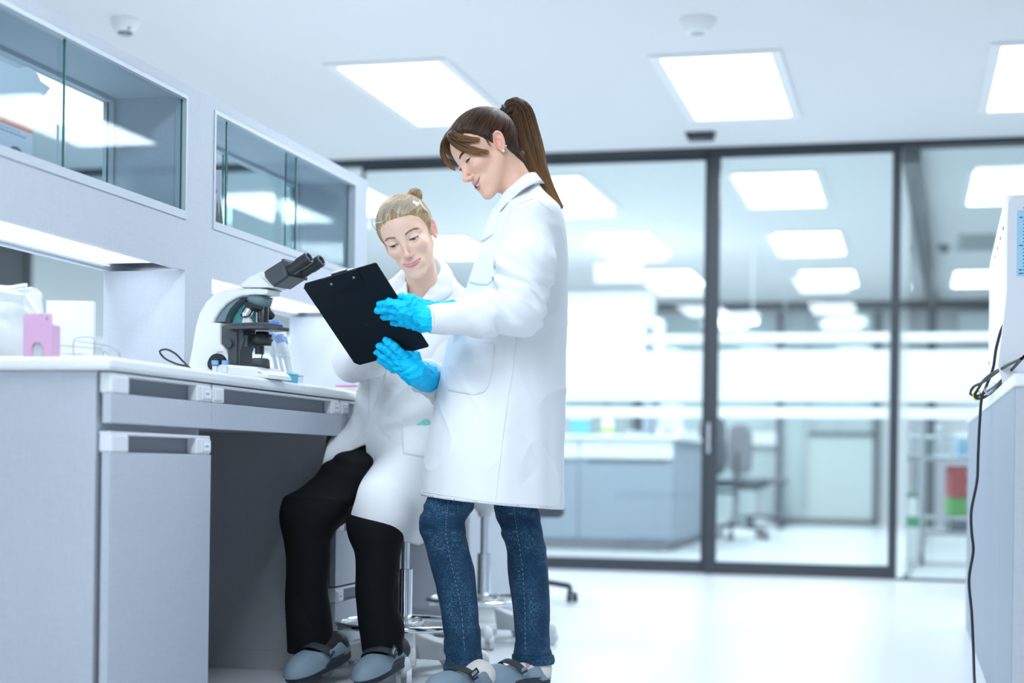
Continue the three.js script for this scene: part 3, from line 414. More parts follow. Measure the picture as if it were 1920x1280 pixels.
// ---------- stools ----------
function stool(label, pos, turn, seatH) {
  const t = thing('lab_stool', label, 'stool', pos, turn), base = std(0.56, 0.59, 0.6, { roughness: 0.5 });
  mesh('seat', lathe([[0, seatH], [0.12, seatH], [0.17, seatH - 0.008], [0.185, seatH - 0.03], [0.18, seatH - 0.055], [0.1, seatH - 0.062], [0, seatH - 0.062]], 36), std(0.11, 0.12, 0.13, { roughness: 0.7 }), t);
  mesh('seat_plate', lathe([[0.024, seatH - 0.12], [0.03, seatH - 0.1], [0.06, seatH - 0.075], [0.09, seatH - 0.063]], 24), base, t);
  mesh('gas_lift', cyl(0.0155, 0.0155, seatH - 0.42, 20, 0, (seatH + 0.27) / 2, 0), M.chrome, t); mesh('sleeve', [cyl(0.026, 0.026, 0.19, 24, 0, 0.25, 0), lathe([[0.016, 0.345], [0.026, 0.345]], 24)], M.chrome, t);
  mesh('foot_ring', new THREE.TorusGeometry(0.215, 0.0105, 12, 64).rotateX(Math.PI / 2).translate(0, 0.165, 0), M.chrome, t);
  for (let k = 0; k < 3; k++) { const a = k * Math.PI * 2 / 3 + 0.5; mesh('ring_spoke', rod(V3(0, 0.158, 0), V3(Math.cos(a) * 0.222, 0.15, Math.sin(a) * 0.222), 0.007, 8), M.chrome, t); }
  mesh('hub', lathe([[0, 0.17], [0.035, 0.165], [0.045, 0.14], [0.07, 0.125], [0.075, 0.06], [0, 0.06]], 30), base, t);
  for (let k = 0; k < 5; k++) {
    const a = k * Math.PI * 2 / 5, g = extrude([[0.03, 0.055], [0.235, 0.05], [0.262, 0.058], [0.262, 0.078], [0.24, 0.094], [0.12, 0.115], [0.05, 0.14], [0.03, 0.14]], 0.075, 0.008); g.rotateY(-a);
    const arm = mesh('base_arm', g, base, t);
    const ribs = []; for (let i = 0; i < 14; i++) for (const s of [-1, 1]) ribs.push(bx(0.006, 0.03, 0.003, 0.06 + i * 0.0135, 0.07, 0.0375 * s)); const rg = merge(ribs).rotateY(-a); const rm = mesh('ribs', rg, base, arm); rm.userData.kind = 'stuff';
    mesh('caster', [new THREE.SphereGeometry(0.034, 16, 12).scale(1, 1, 0.75).translate(0.26, 0.056, 0).rotateY(-a), cyl(0.026, 0.026, 0.016, 16).rotateX(Math.PI / 2).translate(0.27, 0.0262, 0.017).rotateY(-a), cyl(0.026, 0.026, 0.016, 16).rotateX(Math.PI / 2).translate(0.27, 0.0262, -0.017).rotateY(-a)], M.plastic, arm);
  }
  return t;
}
{
  const a = P(757, 1200, 4.86), b = P(906, 1180, 5.75);
  stool('tall chrome lab stool with foot ring under the seated blonde woman', [a.x, 0, a.z], 0.0, 0.65).scale.setScalar(0.92);
  stool('low chrome lab stool seen between the jeans legs', [b.x, 0, b.z], 0.0, 0.61).scale.setScalar(0.92);
}
// ---------- distance fields, surface nets, heads, hands ----------
const smin = (a, b, k) => { const h = Math.max(k - Math.abs(a - b), 0) / k; return Math.min(a, b) - h * h * k * 0.25; };
const smax = (a, b, k) => -smin(-a, -b, k);
const hyp = Math.hypot;
function sEll(x, y, z, cx, cy, cz, rx, ry, rz) { const a = (x - cx) / rx, b = (y - cy) / ry, c = (z - cz) / rz, k0 = Math.sqrt(a * a + b * b + c * c), k1 = Math.sqrt((a / rx) ** 2 + (b / ry) ** 2 + (c / rz) ** 2); return k1 < 1e-9 ? -Math.min(rx, ry, rz) : k0 * (k0 - 1) / k1; }
function sCap(x, y, z, a, b, ra, rb) { const px = x - a.x, py = y - a.y, pz = z - a.z, bx_ = b.x - a.x, by = b.y - a.y, bz = b.z - a.z, t = clamp((px * bx_ + py * by + pz * bz) / (bx_ * bx_ + by * by + bz * bz)); return hyp(px - bx_ * t, py - by * t, pz - bz * t) - (ra + (rb - ra) * t); }
function sChain(x, y, z, pts, rs, k) { let d = 1e9; for (let i = 0; i + 1 < pts.length; i++) { const e = sCap(x, y, z, pts[i], pts[i + 1], rs[i], rs[i + 1]); d = k ? smin(d, e, k) : Math.min(d, e); } return d; }
const hash3 = (x, y, z) => { let h = Math.imul(x, 374761393) ^ Math.imul(y, 668265263) ^ Math.imul(z, 2147483647 - 1274126177); h = Math.imul(h ^ (h >>> 13), 1274126177); return ((h ^ (h >>> 16)) >>> 0) / 4294967296; };
function noise3(x, y, z) { const xi = Math.floor(x), yi = Math.floor(y), zi = Math.floor(z), f = (t) => t * t * t * (t * (t * 6 - 15) + 10), u = f(x - xi), v = f(y - yi), w = f(z - zi); let r = 0;
  for (let i = 0; i < 2; i++) for (let j = 0; j < 2; j++) for (let k = 0; k < 2; k++) r += hash3(xi + i, yi + j, zi + k) * (i ? u : 1 - u) * (j ? v : 1 - v) * (k ? w : 1 - w); return r * 2 - 1; }
function nets(f, lo, hi, cell, color, uvScale = 1, uvf) {
  const N = [0, 1, 2].map((i) => Math.max(2, Math.ceil((hi[i] - lo[i]) / cell) + 1)), [nx, ny, nz] = N, A = new Float32Array(nx * ny * nz), B = 6, id = (i, j, k) => (k * ny + j) * nx + i, half = B * cell * 0.5;
  for (let k0 = 0; k0 < nz; k0 += B) for (let j0 = 0; j0 < ny; j0 += B) for (let i0 = 0; i0 < nx; i0 += B) {
    const d = f(lo[0] + i0 * cell + half, lo[1] + j0 * cell + half, lo[2] + k0 * cell + half), far = Math.abs(d) > half * 1.7320508 * 1.5 + cell;
    for (let k = k0; k < Math.min(nz, k0 + B); k++) for (let j = j0; j < Math.min(ny, j0 + B); j++) for (let i = i0; i < Math.min(nx, i0 + B); i++) A[id(i, j, k)] = far ? d : f(lo[0] + i * cell, lo[1] + j * cell, lo[2] + k * cell);
  }
  const idx = new Int32Array(nx * ny * nz).fill(-1), pos = [], ind = [], e = cell * 0.35;
  const E = [[0, 1], [2, 3], [4, 5], [6, 7], [0, 2], [1, 3], [4, 6], [5, 7], [0, 4], [1, 5], [2, 6], [3, 7]], C = []; for (let c = 0; c < 8; c++) C.push([c & 1, (c >> 1) & 1, c >> 2]);
  const grad = (x, y, z, h) => [f(x + h, y, z) - f(x - h, y, z), f(x, y + h, z) - f(x, y - h, z), f(x, y, z + h) - f(x, y, z - h)];
  const v = new Float64Array(8);
  for (let k = 0; k + 1 < nz; k++) for (let j = 0; j + 1 < ny; j++) for (let i = 0; i + 1 < nx; i++) {
    let m = 0; for (let c = 0; c < 8; c++) { v[c] = A[id(i + C[c][0], j + C[c][1], k + C[c][2])]; if (v[c] < 0) m |= 1 << c; }
    if (m === 0 || m === 255) continue;
    let n = 0, x = 0, y = 0, z = 0;
    for (const [a, b] of E) if ((v[a] < 0) !== (v[b] < 0)) { const t = v[a] / (v[a] - v[b]); x += C[a][0] + (C[b][0] - C[a][0]) * t; y += C[a][1] + (C[b][1] - C[a][1]) * t; z += C[a][2] + (C[b][2] - C[a][2]) * t; n++; }
    x = lo[0] + (i + x / n) * cell; y = lo[1] + (j + y / n) * cell; z = lo[2] + (k + z / n) * cell;
    for (let q = 0; q < 2; q++) { const d = f(x, y, z), g = grad(x, y, z, e), L = hyp(...g) || 1, s = clamp(d * 2 * e / L, -cell * 0.4, cell * 0.4); x -= g[0] / L * s; y -= g[1] / L * s; z -= g[2] / L * s; }
    idx[id(i, j, k)] = pos.length / 3; pos.push(x, y, z);
  }
  const quad = (a, b, c, d, flip) => { if (a < 0 || b < 0 || c < 0 || d < 0) return; if (flip) ind.push(a, c, b, a, d, c); else ind.push(a, b, c, a, c, d); };
  for (let k = 1; k + 1 < nz; k++) for (let j = 1; j + 1 < ny; j++) for (let i = 1; i + 1 < nx; i++) {
    const s = A[id(i, j, k)] < 0;
    if (s !== A[id(i + 1, j, k)] < 0) quad(idx[id(i, j - 1, k - 1)], idx[id(i, j, k - 1)], idx[id(i, j, k)], idx[id(i, j - 1, k)], !s);
    if (s !== A[id(i, j + 1, k)] < 0) quad(idx[id(i - 1, j, k - 1)], idx[id(i - 1, j, k)], idx[id(i, j, k)], idx[id(i, j, k - 1)], !s);
    if (s !== A[id(i, j, k + 1)] < 0) quad(idx[id(i - 1, j - 1, k)], idx[id(i, j - 1, k)], idx[id(i, j, k)], idx[id(i - 1, j, k)], !s);
  }
  const nv = pos.length / 3, nor = new Float32Array(nv * 3), uv = new Float32Array(nv * 2), col = color ? new Float32Array(nv * 3) : null;
  for (let q = 0; q < nv; q++) { const x = pos[3 * q], y = pos[3 * q + 1], z = pos[3 * q + 2], g = grad(x, y, z, cell * 0.5), L = hyp(...g) || 1; nor.set([g[0] / L, g[1] / L, g[2] / L], 3 * q); if (uvf) { const w = uvf(x, y, z); uv[2 * q] = w[0]; uv[2 * q + 1] = w[1]; } else { uv[2 * q] = (x + z * 0.8) * uvScale; uv[2 * q + 1] = (y + z * 0.3) * uvScale; } if (col) col.set(color(x, y, z), 3 * q); }
  const g = new THREE.BufferGeometry(); g.setAttribute('position', new THREE.BufferAttribute(new Float32Array(pos), 3)); g.setAttribute('normal', new THREE.BufferAttribute(nor, 3)); g.setAttribute('uv', new THREE.BufferAttribute(uv, 2)); if (col) g.setAttribute('color', new THREE.BufferAttribute(col, 3)); g.setIndex(ind); return g;
}
function joinColored(gs) { return mergeGeometries(gs); }
// rows: [y, x0, x1, zc, hz] from the top down; an oval cross-section at every height
function loft(rows) {
  const R = rows.slice().sort((a, b) => a[0] - b[0]), n = R.length, ys = R.map((r) => r[0]);
  const at = (y) => { y = clamp(y, ys[0], ys[n - 1]); let i = 0; while (i < n - 2 && y > ys[i + 1]) i++; const t = (y - ys[i]) / (ys[i + 1] - ys[i]), o = []; for (let k = 1; k < 5; k++) { const p0 = R[Math.max(0, i - 1)], p1 = R[i], p2 = R[i + 1], p3 = R[Math.min(n - 1, i + 2)], h = p2[0] - p1[0], m1 = i > 0 ? (p2[k] - p0[k]) / (p2[0] - p0[0]) : (p2[k] - p1[k]) / h, m2 = i < n - 2 ? (p3[k] - p1[k]) / (p3[0] - p1[0]) : (p2[k] - p1[k]) / h, t2 = t * t, t3 = t2 * t; o.push((2 * t3 - 3 * t2 + 1) * p1[k] + (t3 - 2 * t2 + t) * h * m1 + (-2 * t3 + 3 * t2) * p2[k] + (t3 - t2) * h * m2); } return o; };
  const S = 256, tab = []; for (let i = 0; i <= S; i++) tab.push(at(ys[0] + (ys[n - 1] - ys[0]) * i / S));
  return { f(x, y, z, grow = 0, pw = 2) { const q = clamp((y - ys[0]) / (ys[n - 1] - ys[0])) * S, i = Math.min(S - 1, q | 0), t = q - i, A = tab[i], B = tab[i + 1], x0 = lerp(A[0], B[0], t) - grow, x1 = lerp(A[1], B[1], t) + grow, zc = lerp(A[2], B[2], t), hz = lerp(A[3], B[3], t) + grow, a = (x1 - x0) / 2, u = Math.abs(x - (x0 + x1) / 2) / a, w = Math.abs(z - zc) / hz; const k0 = pw === 2 ? Math.sqrt(u * u + w * w) : (u ** pw + w ** pw) ** (1 / pw); const k1 = Math.sqrt((u / a) ** 2 + (w / hz) ** 2) || 1e-6; const d = k0 < 0.15 ? -Math.min(a, hz) * 0.85 : (k0 - 1) * Math.min(k0 / k1, Math.max(a, hz)); return smax(d, Math.max(y - ys[n - 1], ys[0] - y), 0.012); } };
}
// a thin slab lying on a field's surface: outline in pixels of the person's frame, cast along the line of sight
function patchOn(sdf, toLocal, poly, d0, thick = 0.0025, rings = 8, per = 6, lift = 0) {
  const c = poly.reduce((a, p) => [a[0] + p[0] / poly.length, a[1] + p[1] / poly.length], [0, 0]), bd = []; poly.forEach((p, i) => { const q = poly[(i + 1) % poly.length]; for (let k = 0; k < per; k++) bd.push([lerp(p[0], q[0], k / per), lerp(p[1], q[1], k / per)]); });
  const hit = (u, v) => { let a = toLocal(u, v, d0), b = toLocal(u, v, d0 + 1), dir = b.clone().sub(a).normalize(), t = 0; for (let i = 0; i < 90; i++) { const p = a.clone().addScaledVector(dir, t), d = sdf(p.x, p.y, p.z); if (d < 0.0004) break; t += Math.max(d * 0.7, 0.0004); if (t > 1.2) break; } const p = a.clone().addScaledVector(dir, t), h = 0.006; const n = V3(sdf(p.x + h, p.y, p.z) - sdf(p.x - h, p.y, p.z), sdf(p.x, p.y + h, p.z) - sdf(p.x, p.y - h, p.z), sdf(p.x, p.y, p.z + h) - sdf(p.x, p.y, p.z - h)).normalize(); return [p, n]; };
  const n = bd.length, pos = [], ind = [], uv = [];
  for (let r = 0; r <= rings + 1; r++) for (let i = 0; i < n; i++) { const s = Math.min(r, rings) / rings, [p, m] = hit(lerp(c[0], bd[i][0], s), lerp(c[1], bd[i][1], s)); p.addScaledVector(m, r > rings ? -0.002 : lift + thick * (r === rings ? 0.75 : 1)); pos.push(p.x, p.y, p.z); uv.push(p.x + p.z * 0.8, p.y); }
  for (let r = 0; r <= rings; r++) for (let i = 0; i < n; i++) { const a = r * n + i, b = r * n + (i + 1) % n, e = a + n, f = b + n; ind.push(a, e, b, b, e, f); }
  const g = new THREE.BufferGeometry(); g.setAttribute('position', new THREE.Float32BufferAttribute(pos, 3)); g.setAttribute('uv', new THREE.Float32BufferAttribute(uv, 2)); g.setIndex(ind); g.computeVertexNormals(); return g;
}
function lineOn(sdf, toLocal, pts, d0, r = 0.001, n = 60, lift = 0) { // a thin seam cord lying on a field's surface
  const cv = new THREE.CatmullRomCurve3(pts.map(([u, v]) => V3(u, v, 0)), false, 'centripetal').getPoints(n), out = [];
  for (const q of cv) { const a = toLocal(q.x, q.y, d0), dir = toLocal(q.x, q.y, d0 + 1).sub(a).normalize(); let t = 0; for (let i = 0; i < 90; i++) { const p = a.clone().addScaledVector(dir, t), d = sdf(p.x, p.y, p.z); if (d < 0.0004) break; t += Math.max(d * 0.7, 0.0004); if (t > 1.2) break; } if (t < 1.2) out.push(a.addScaledVector(dir, t - lift)); }
  return tube(out, r, n, 6);
}
// strands of hair: one mesh of thin tapered tubes along guide curves
function strands(curves, r, seg = 12, sides = 4, color) {
  const pos = [], nor = [], col = [], ind = [];
  curves.forEach((cv, ci) => { const pts = cv.pts, n = pts.length, base = pos.length / 3; let ref = V3(0.3, 0.2, 0.93);
    for (let i = 0; i < n; i++) { const t = pts[Math.min(n - 1, i + 1)].clone().sub(pts[Math.max(0, i - 1)]).normalize(); let a = ref.clone().addScaledVector(t, -ref.dot(t)).normalize(); ref = a; const b = t.clone().cross(a), rr = (cv.r ?? r) * (i === 0 ? 0.7 : i === n - 1 ? 0.08 : 1 - 0.55 * (i / n) ** 2);
      for (let k = 0; k < sides; k++) { const q = k / sides * Math.PI * 2, m = a.clone().multiplyScalar(Math.cos(q)).addScaledVector(b, Math.sin(q)); pos.push(pts[i].x + m.x * rr, pts[i].y + m.y * rr, pts[i].z + m.z * rr); nor.push(m.x, m.y, m.z); col.push(...(color ? color(ci, i / n) : [1, 1, 1])); } }
    for (let i = 0; i + 1 < n; i++) for (let k = 0; k < sides; k++) { const a = base + i * sides + k, b = base + i * sides + (k + 1) % sides; ind.push(a, b, a + sides, b, b + sides, a + sides); } });
  const g = new THREE.BufferGeometry(); g.setAttribute('position', new THREE.Float32BufferAttribute(pos, 3)); g.setAttribute('normal', new THREE.Float32BufferAttribute(nor, 3)); g.setAttribute('color', new THREE.Float32BufferAttribute(col, 3)); g.setAttribute('uv', new THREE.Float32BufferAttribute(new Float32Array(pos.length / 3 * 2), 2)); g.setIndex(ind); return g;
}
// ---------- head; own axes in centimetres: face towards +z, the person's left is +x ----------
function makeHead(o) {
  const sm = o.smile, V = (x, y, z) => ({ x, y, z }), mouthW = 2.25 + 0.6 * sm, up = 0.5 * sm + 0.55 * sm * sm, open = o.open || 0;
  const lipZ = (x) => 9.35 - (o.lipBack || 0) - (0.115 + 0.02 * sm) * x * x, mid = (x) => -6.4 + up * (x / mouthW) ** 2;
  const lipPts = (h, a, b) => { const P = [], r = []; for (let i = 0; i <= 10; i++) { const x = (i / 5 - 1) * mouthW, e = 1 - (x / mouthW) ** 2; P.push(V(x, mid(x) + h * (0.2 + 0.8 * Math.sqrt(Math.max(e, 0))) + (h > 0 ? -0.09 * Math.exp(-((x / 0.35) ** 2)) : 0), lipZ(x) - 0.1)); r.push(a + b * Math.sqrt(Math.max(e, 0))); } return [P, r]; };
  const [uP, uR] = lipPts(0.25 + open * 0.4, 0.08, 0.17), [lP, lR] = lipPts(-0.31 - open * 0.5, 0.09, 0.24), mP = lipPts(0, 0.05, 0.05)[0], mR = mP.map(() => 0.09);
  const eyeC = [V(3.12, 0.2, 7.05), V(-3.12, 0.2, 7.05)], lid = o.lid, yu = (x) => lid[0] * (1 - (x / 1.55) ** 2) + 0.05, yl = (x) => -lid[1] * (1 - (x / 1.55) ** 2) - 0.02;
  const base = (x, y, z) => { const ax = Math.abs(x);
    let d = sEll(x, y, z, 0, 3.4, -1.0, 7.25, 8.0, 8.9);
    d = smin(d, sEll(x, y, z, 0, 3.4, 1.6, 6.3, 6.6, 7.1), 1.5);
    d = smin(d, sEll(x, y, z, 0, -2.6, 2.5, 5.55, 8.3, 6.1), 2.2);
    return smin(d, sCap(ax, y, z, V(4.5, -4.0, 0.6), V(1.25, -9.5, 6.5), 1.55, 1.25), 2.4); };
  const nB = o.neck, ear = o.ears;
  const f = (x, y, z) => { const ax = Math.abs(x); let d = base(x, y, z);
    if (z > 2 && y < 5 && y > -14) {
      d = smin(d, sEll(x, y, z, 0, -9.75, 7.15, 1.75, 1.4, 1.6), 1.6);
      d = smin(d, sEll(ax, y, z, 3.75, -2.3 + 0.35 * sm, 5.9, 2.0, 1.7 + 0.1 * sm, 2.15 + 0.3 * sm), 2.0);
      d = smin(d, sCap(ax, y, z, V(1.0, 1.75, 7.7), V(4.6, 2.0, 5.7), 0.75, 0.75), 1.4);
      d = smax(d, -sEll(ax, y, z, 3.15, 0.1, 9.5, 1.85, 1.15, 1.75), 1.3);
      d = smin(d, sEll(x, y, z, 0, -6.5, 7.65 - (o.lipBack || 0), 2.9 + 0.3 * sm, 2.1, 1.5), 1.4);
      d = smin(d, sCap(x, y, z, V(0, 1.1, 8.0), V(0, -2.9, 9.95), 0.55, 0.68), 1.0);
      d = smin(d, sEll(x, y, z, 0, -3.3, 10.25, 0.8, 0.74, 0.85), 0.8);
      d = smin(d, sEll(ax, y, z, 1.0, -3.7, 9.15, 0.6, 0.58, 0.85), 0.55);
      d = smax(d, -sEll(ax, y, z, 0.52, -4.25, 9.55, 0.3, 0.28, 0.48), 0.2);
      // lids
      const ec = eyeC[0], ex = ax - ec.x, ey = y - ec.y, ez = z - ec.z, rr = hyp(ex, ey, ez);
      if (rr < 2.6) { const c = Math.max(ey - yu(ex), yl(ex) - ey, Math.abs(ex - 0.04) - 1.27, -ez); d = smin(d, smax(rr - 1.4, -c, 0.1), 0.45); d = smax(d, -Math.max(c, rr - 2.2), 0.06); }
      // mouth
      if (y < -4 && z > 6) { if (open > 0) d = smax(d, -sEll(x, y, z, 0, -6.42 + 0.05, 9.2, mouthW * 0.8, 0.42 * open + 0.08, 1.5), 0.15); d = smin(d, sChain(x, y, z, uP, uR), 0.28); d = smin(d, sChain(x, y, z, lP, lR), 0.28); d = smax(d, -sChain(x, y, z, mP, mR), 0.14); if (open > 0) { const my = y - mid(x); d = smax(d, -Math.max(Math.abs(my + 0.05) - 0.46 * open * Math.max(0.02, 1 - Math.abs(x / (mouthW * 0.96)) ** 2.6), 7.2 - z), 0.12); } 
        if (sm > 0.3) d = smax(d, -sCap(ax, y, z, V(1.9, -4.2, 9.0), V(mouthW + 0.9, -6.4, 8.15), 0.1, 0.08), 0.7); }
    }
    // ears
    const ex = ax - 6.75, ey = y + 0.7, ez = z + 0.9; if (Math.abs(ex) < 3 && Math.abs(ey) < 4.5 && Math.abs(ez) < 3.5) {
      const t = 0.22, ny = ey * Math.cos(t) - ez * Math.sin(t), nz = ez * Math.cos(t) + ey * Math.sin(t), flare = 0.42, nx = ex * Math.cos(flare) + nz * Math.sin(flare), nw = nz * Math.cos(flare) - ex * Math.sin(flare);
      const w = nw * (1 + 0.18 * clamp(-ny / 2, -1, 1)); let e = sEll(nx, ny, w, 0.35, 0, -0.2, 0.5, 2.95, 1.5);
      const q = hyp((ny - 0.3) / 2.55, (w + 0.2) / 1.22); e = smin(e, hyp((q - 1) * 1.6, nx - 0.75) - 0.3, 0.25); e = smax(e, -sEll(nx, ny, w, 0.85, -0.1, 0.05, 0.72, 1.6, 0.78), 0.2); e = smax(e, -sEll(nx, ny, w, 0.95, 1.5, -0.3, 0.45, 0.75, 0.72), 0.2);
      d = smin(d, e, 0.5); }
    // neck and chest
    d = smin(d, sCap(x, y, z, V(0, -3.5, -2.2), nB, 4.7, 4.6), 1.8);
    for (const c of o.chest || []) d = smin(d, sCap(x, y, z, c[0], c[1], c[2], c[3]), 2.5);
    if (o.trim) d = o.trim(x, y, z, d);
    return d; };
  const skin = o.skin, colour = (x, y, z) => { let c = skin.slice(); const ax = Math.abs(x), mixc = (b, t) => { for (let k = 0; k < 3; k++) c[k] = lerp(c[k], b[k], t); };
    mixc(o.blush, 0.38 * Math.exp(-(((ax - 4.2) / 1.9) ** 2 + ((y + 2.8) / 1.6) ** 2)) * (z > 3 ? 1 : 0)); mixc(o.blush, 0.35 * Math.exp(-((x / 1) ** 2 + ((y + 3.3) / 0.9) ** 2)) * (z > 8.5 ? 1 : 0)); if (ax > 6.9 && z < 1.5 && z > -4) mixc(o.blush, 0.75);
    const n = noise3(x * 2.5, y * 2.5, z * 2.5) * 0.5 + noise3(x * 7, y * 7, z * 7) * 0.3; for (let k = 0; k < 3; k++) c[k] *= 1 + 0.035 * n;
    if (z > 6.5 && y < -4.6) { const du = sChain(x, y, z, uP, uR), dl = sChain(x, y, z, lP, lR); mixc(o.lip, sstep(0.13, -0.02, Math.min(du, dl))); if (sChain(x, y, z, mP, mR) < 0.1 && !open) mixc([0.24, 0.06, 0.07], 0.75); }
    if (z > 4) { const t = (ax - 1.35) / 3.5, cy = 2.05 + o.browArch * Math.sin(clamp(t * 0.9, 0, 1) * Math.PI * 0.8) - 0.45 * clamp(t - 0.72, 0, 1) * 3, w = (0.33 - 0.2 * clamp(t)) * o.browW; if (t > -0.05 && t < 1.1) { const s = sstep(w * 1.15, w * 0.55, Math.abs(y - cy)) * sstep(-0.06, 0.1, t) * sstep(1.1, 0.9, t); mixc(o.brow, 0.45 * s); } }
    for (const e of eyeC) { const ex = ax - 3.12, ey = y - e.y, rr = hyp(ex, ey, z - e.z); if (rr < 1.6 && z > 6.8) { const du = Math.abs(ey - yu(ex)), dl = Math.abs(ey - yl(ex)); if (Math.abs(ex) < 1.5) {  } } break; }
    return c; };
  const hairBase = (x, y, z) => smin(base(x, y, z), sCap(x, y, z, V(0, -3.5, -2.2), nB, 4.7, 4.6), 1.8);
  // hair cap that lies on the skull inside the hairline
  const hl = o.hairline, hlY = (z) => { let i = 0; while (i < hl.length - 2 && z < hl[i + 1][0]) i++; const [z0, y0] = hl[i], [z1, y1] = hl[i + 1]; return lerp(y0, y1, clamp((z - z0) / (z1 - z0))); };
  const B = o.knot, axis = V3(...B).normalize(), e1 = V3(0.0, 0.3, 1).cross(axis).normalize(), e2 = axis.clone().cross(e1);
  const phi = (x, y, z) => { const px = x - B[0], py = y - B[1], pz = z - B[2]; return Math.atan2(px * e2.x + py * e2.y + pz * e2.z, px * e1.x + py * e1.y + pz * e1.z); };
  const hair = (x, y, z) => { const h = y - hlY(z) + 0.25 * noise3(x * 1.4, z * 1.4, 3), th = o.hairThick * sstep(-0.1, 2.2, h) - 0.35 * sstep(0.35, -0.35, h), a = phi(x, y, z), r = hyp(x - B[0], y - B[1], z - B[2]); const g = noise3(Math.cos(a) * 16 + 9, Math.sin(a) * 16, r * 0.22) * 0.16 + noise3(Math.cos(a) * 42, Math.sin(a) * 42 + 5, r * 0.3) * 0.07; return hairBase(x, y, z) - th - g * sstep(-0.2, 1.5, h) * (o.groove ?? 1); };
  const hairCol = (x, y, z) => { const a = phi(x, y, z), r = hyp(x - B[0], y - B[1], z - B[2]); const n = noise3(Math.cos(a) * 30, Math.sin(a) * 30, r * 0.15) * 0.6 + noise3(Math.cos(a) * 70, Math.sin(a) * 70, r * 0.3) * 0.4, t = clamp(0.5 + n * 0.75); return o.hairA.map((q, k) => lerp(q, o.hairB[k], t)); };
  const browY = (t) => 2.05 + o.browArch * Math.sin(clamp(t * 0.9, 0, 1) * Math.PI * 0.8) - 0.45 * clamp(t - 0.72, 0, 1) * 3;
  return { f, base: hairBase, skull: base, browY, browW: o.browW, hlY, colour, hair, hairCol, eyeC, yu, yl, mid, mouthW, lipZ };
}
function eyeMesh(r, gaze, iris) { // ball with a coloured iris around +z turned to the gaze
  const g = new THREE.SphereGeometry(r, 56, 40).rotateX(Math.PI / 2), p = g.attributes.position, col = new Float32Array(p.count * 3);
  for (let i = 0; i < p.count; i++) { const a = Math.acos(clamp(p.getZ(i) / r, -1, 1)) * 180 / Math.PI, q = Math.atan2(p.getY(i), p.getX(i)); let c = [0.7, 0.68, 0.68]; if (a < 34) { const t = 0.75 + 0.25 * noise3(Math.cos(q) * 6, Math.sin(q) * 6, a * 0.1); c = iris.map((k) => k * t); } if (a > 28.5 && a < 35) c = iris.map((k) => k * 0.3); if (a < 13) c = [0.008, 0.008, 0.01]; col.set(c, i * 3); }
  g.setAttribute('color', new THREE.BufferAttribute(col, 3)); g.rotateX(gaze[0]); g.rotateY(gaze[1]); return g;
}
// ---------- people ----------
const MP = {
  skin: new THREE.MeshPhysicalMaterial({ color: 0xffffff, vertexColors: true, roughness: 0.48, sheen: 0.15, sheenRoughness: 0.6, specularIntensity: 0.7 }),
  hair: new THREE.MeshPhysicalMaterial({ color: 0xffffff, vertexColors: true, roughness: 0.42, specularIntensity: 0.7 }),
  eye: new THREE.MeshPhysicalMaterial({ color: 0xffffff, vertexColors: true, roughness: 0.12, clearcoat: 1, clearcoatRoughness: 0.03 }),
  lash: std(0.015, 0.011, 0.01, { roughness: 0.6 }),
  coat: std(0.83, 0.845, 0.86, { roughness: 0.85, bumpMap: rep(weave, 14), bumpScale: 0.00015 }),
  button: std(0.78, 0.79, 0.78, { roughness: 0.35 }),
  trousers: phy(0.005, 0.0065, 0.008, { roughness: 0.85, specularIntensity: 0.35 }),
  sock: std(0.78, 0.72, 0.66, { roughness: 0.9, bumpMap: rep(weave, 20), bumpScale: 0.0003 }),
  glove: phy(0.0, 0.57, 0.95, { roughness: 0.5, specularIntensity: 0.5, bumpMap: rep(grain, 8), bumpScale: 0.0001 }),
  clog: std(0.22, 0.30, 0.36, { roughness: 0.6 }), sole: std(0.03, 0.04, 0.05, { roughness: 0.7 }),
  pearl: phy(0.85, 0.85, 0.85, { roughness: 0.15, clearcoat: 1 }),
};
const denimTex = noiseTex(512, 512, (u, v, q) => { const n = noise3(u * 110, v * 110, 1) * 0.45 + noise3(u * 210, v * 210, 2) * 0.4 + (q() - 0.5) * 0.7, b = sstep(-0.1, 0.95, n + 0.25 * noise3(u * 7, v * 7, 5)), w = 0.85 + 0.15 * Math.sin((u * 2 + v) * 512 * 1.1); return [lerp(0.03, 0.42, b) * w, lerp(0.23, 0.6, b) * w, lerp(0.37, 0.7, b) * w]; }, true);
denimTex.wrapS = denimTex.wrapT = THREE.MirroredRepeatWrapping;
MP.denim = std(1, 1, 1, { map: rep(denimTex, 4.2), roughness: 0.9, bumpMap: rep(weave, 18), bumpScale: 0.0003 });
MP.stitch = std(0.2, 0.3, 0.38, { roughness: 0.8 }); MP.denimDark = std(0.015, 0.06, 0.12, { roughness: 0.9 });
const strapTex = canvasTex(256, 96, (c) => { c.fillStyle = '#14181c'; c.fillRect(0, 0, 256, 96); c.fillStyle = '#c9d2d8'; c.font = 'bold 62px sans-serif'; c.textAlign = 'center'; c.fillText('ADDA', 128, 70); });
MP.strapPrint = std(1, 1, 1, { map: strapTex, roughness: 0.6 });
function personFrame(label, u, v, d) {
  const p = P(u, v, d), g = thing('person', label, 'person', [p.x, 0, p.z], YAW); g.updateMatrixWorld(true); const inv = g.matrixWorld.clone().invert();
  return { g, L: (u_, v_, d_) => P(u_, v_, d_).applyMatrix4(inv) };
}
function placed(geo, m) { geo.applyMatrix4(m); return geo; }
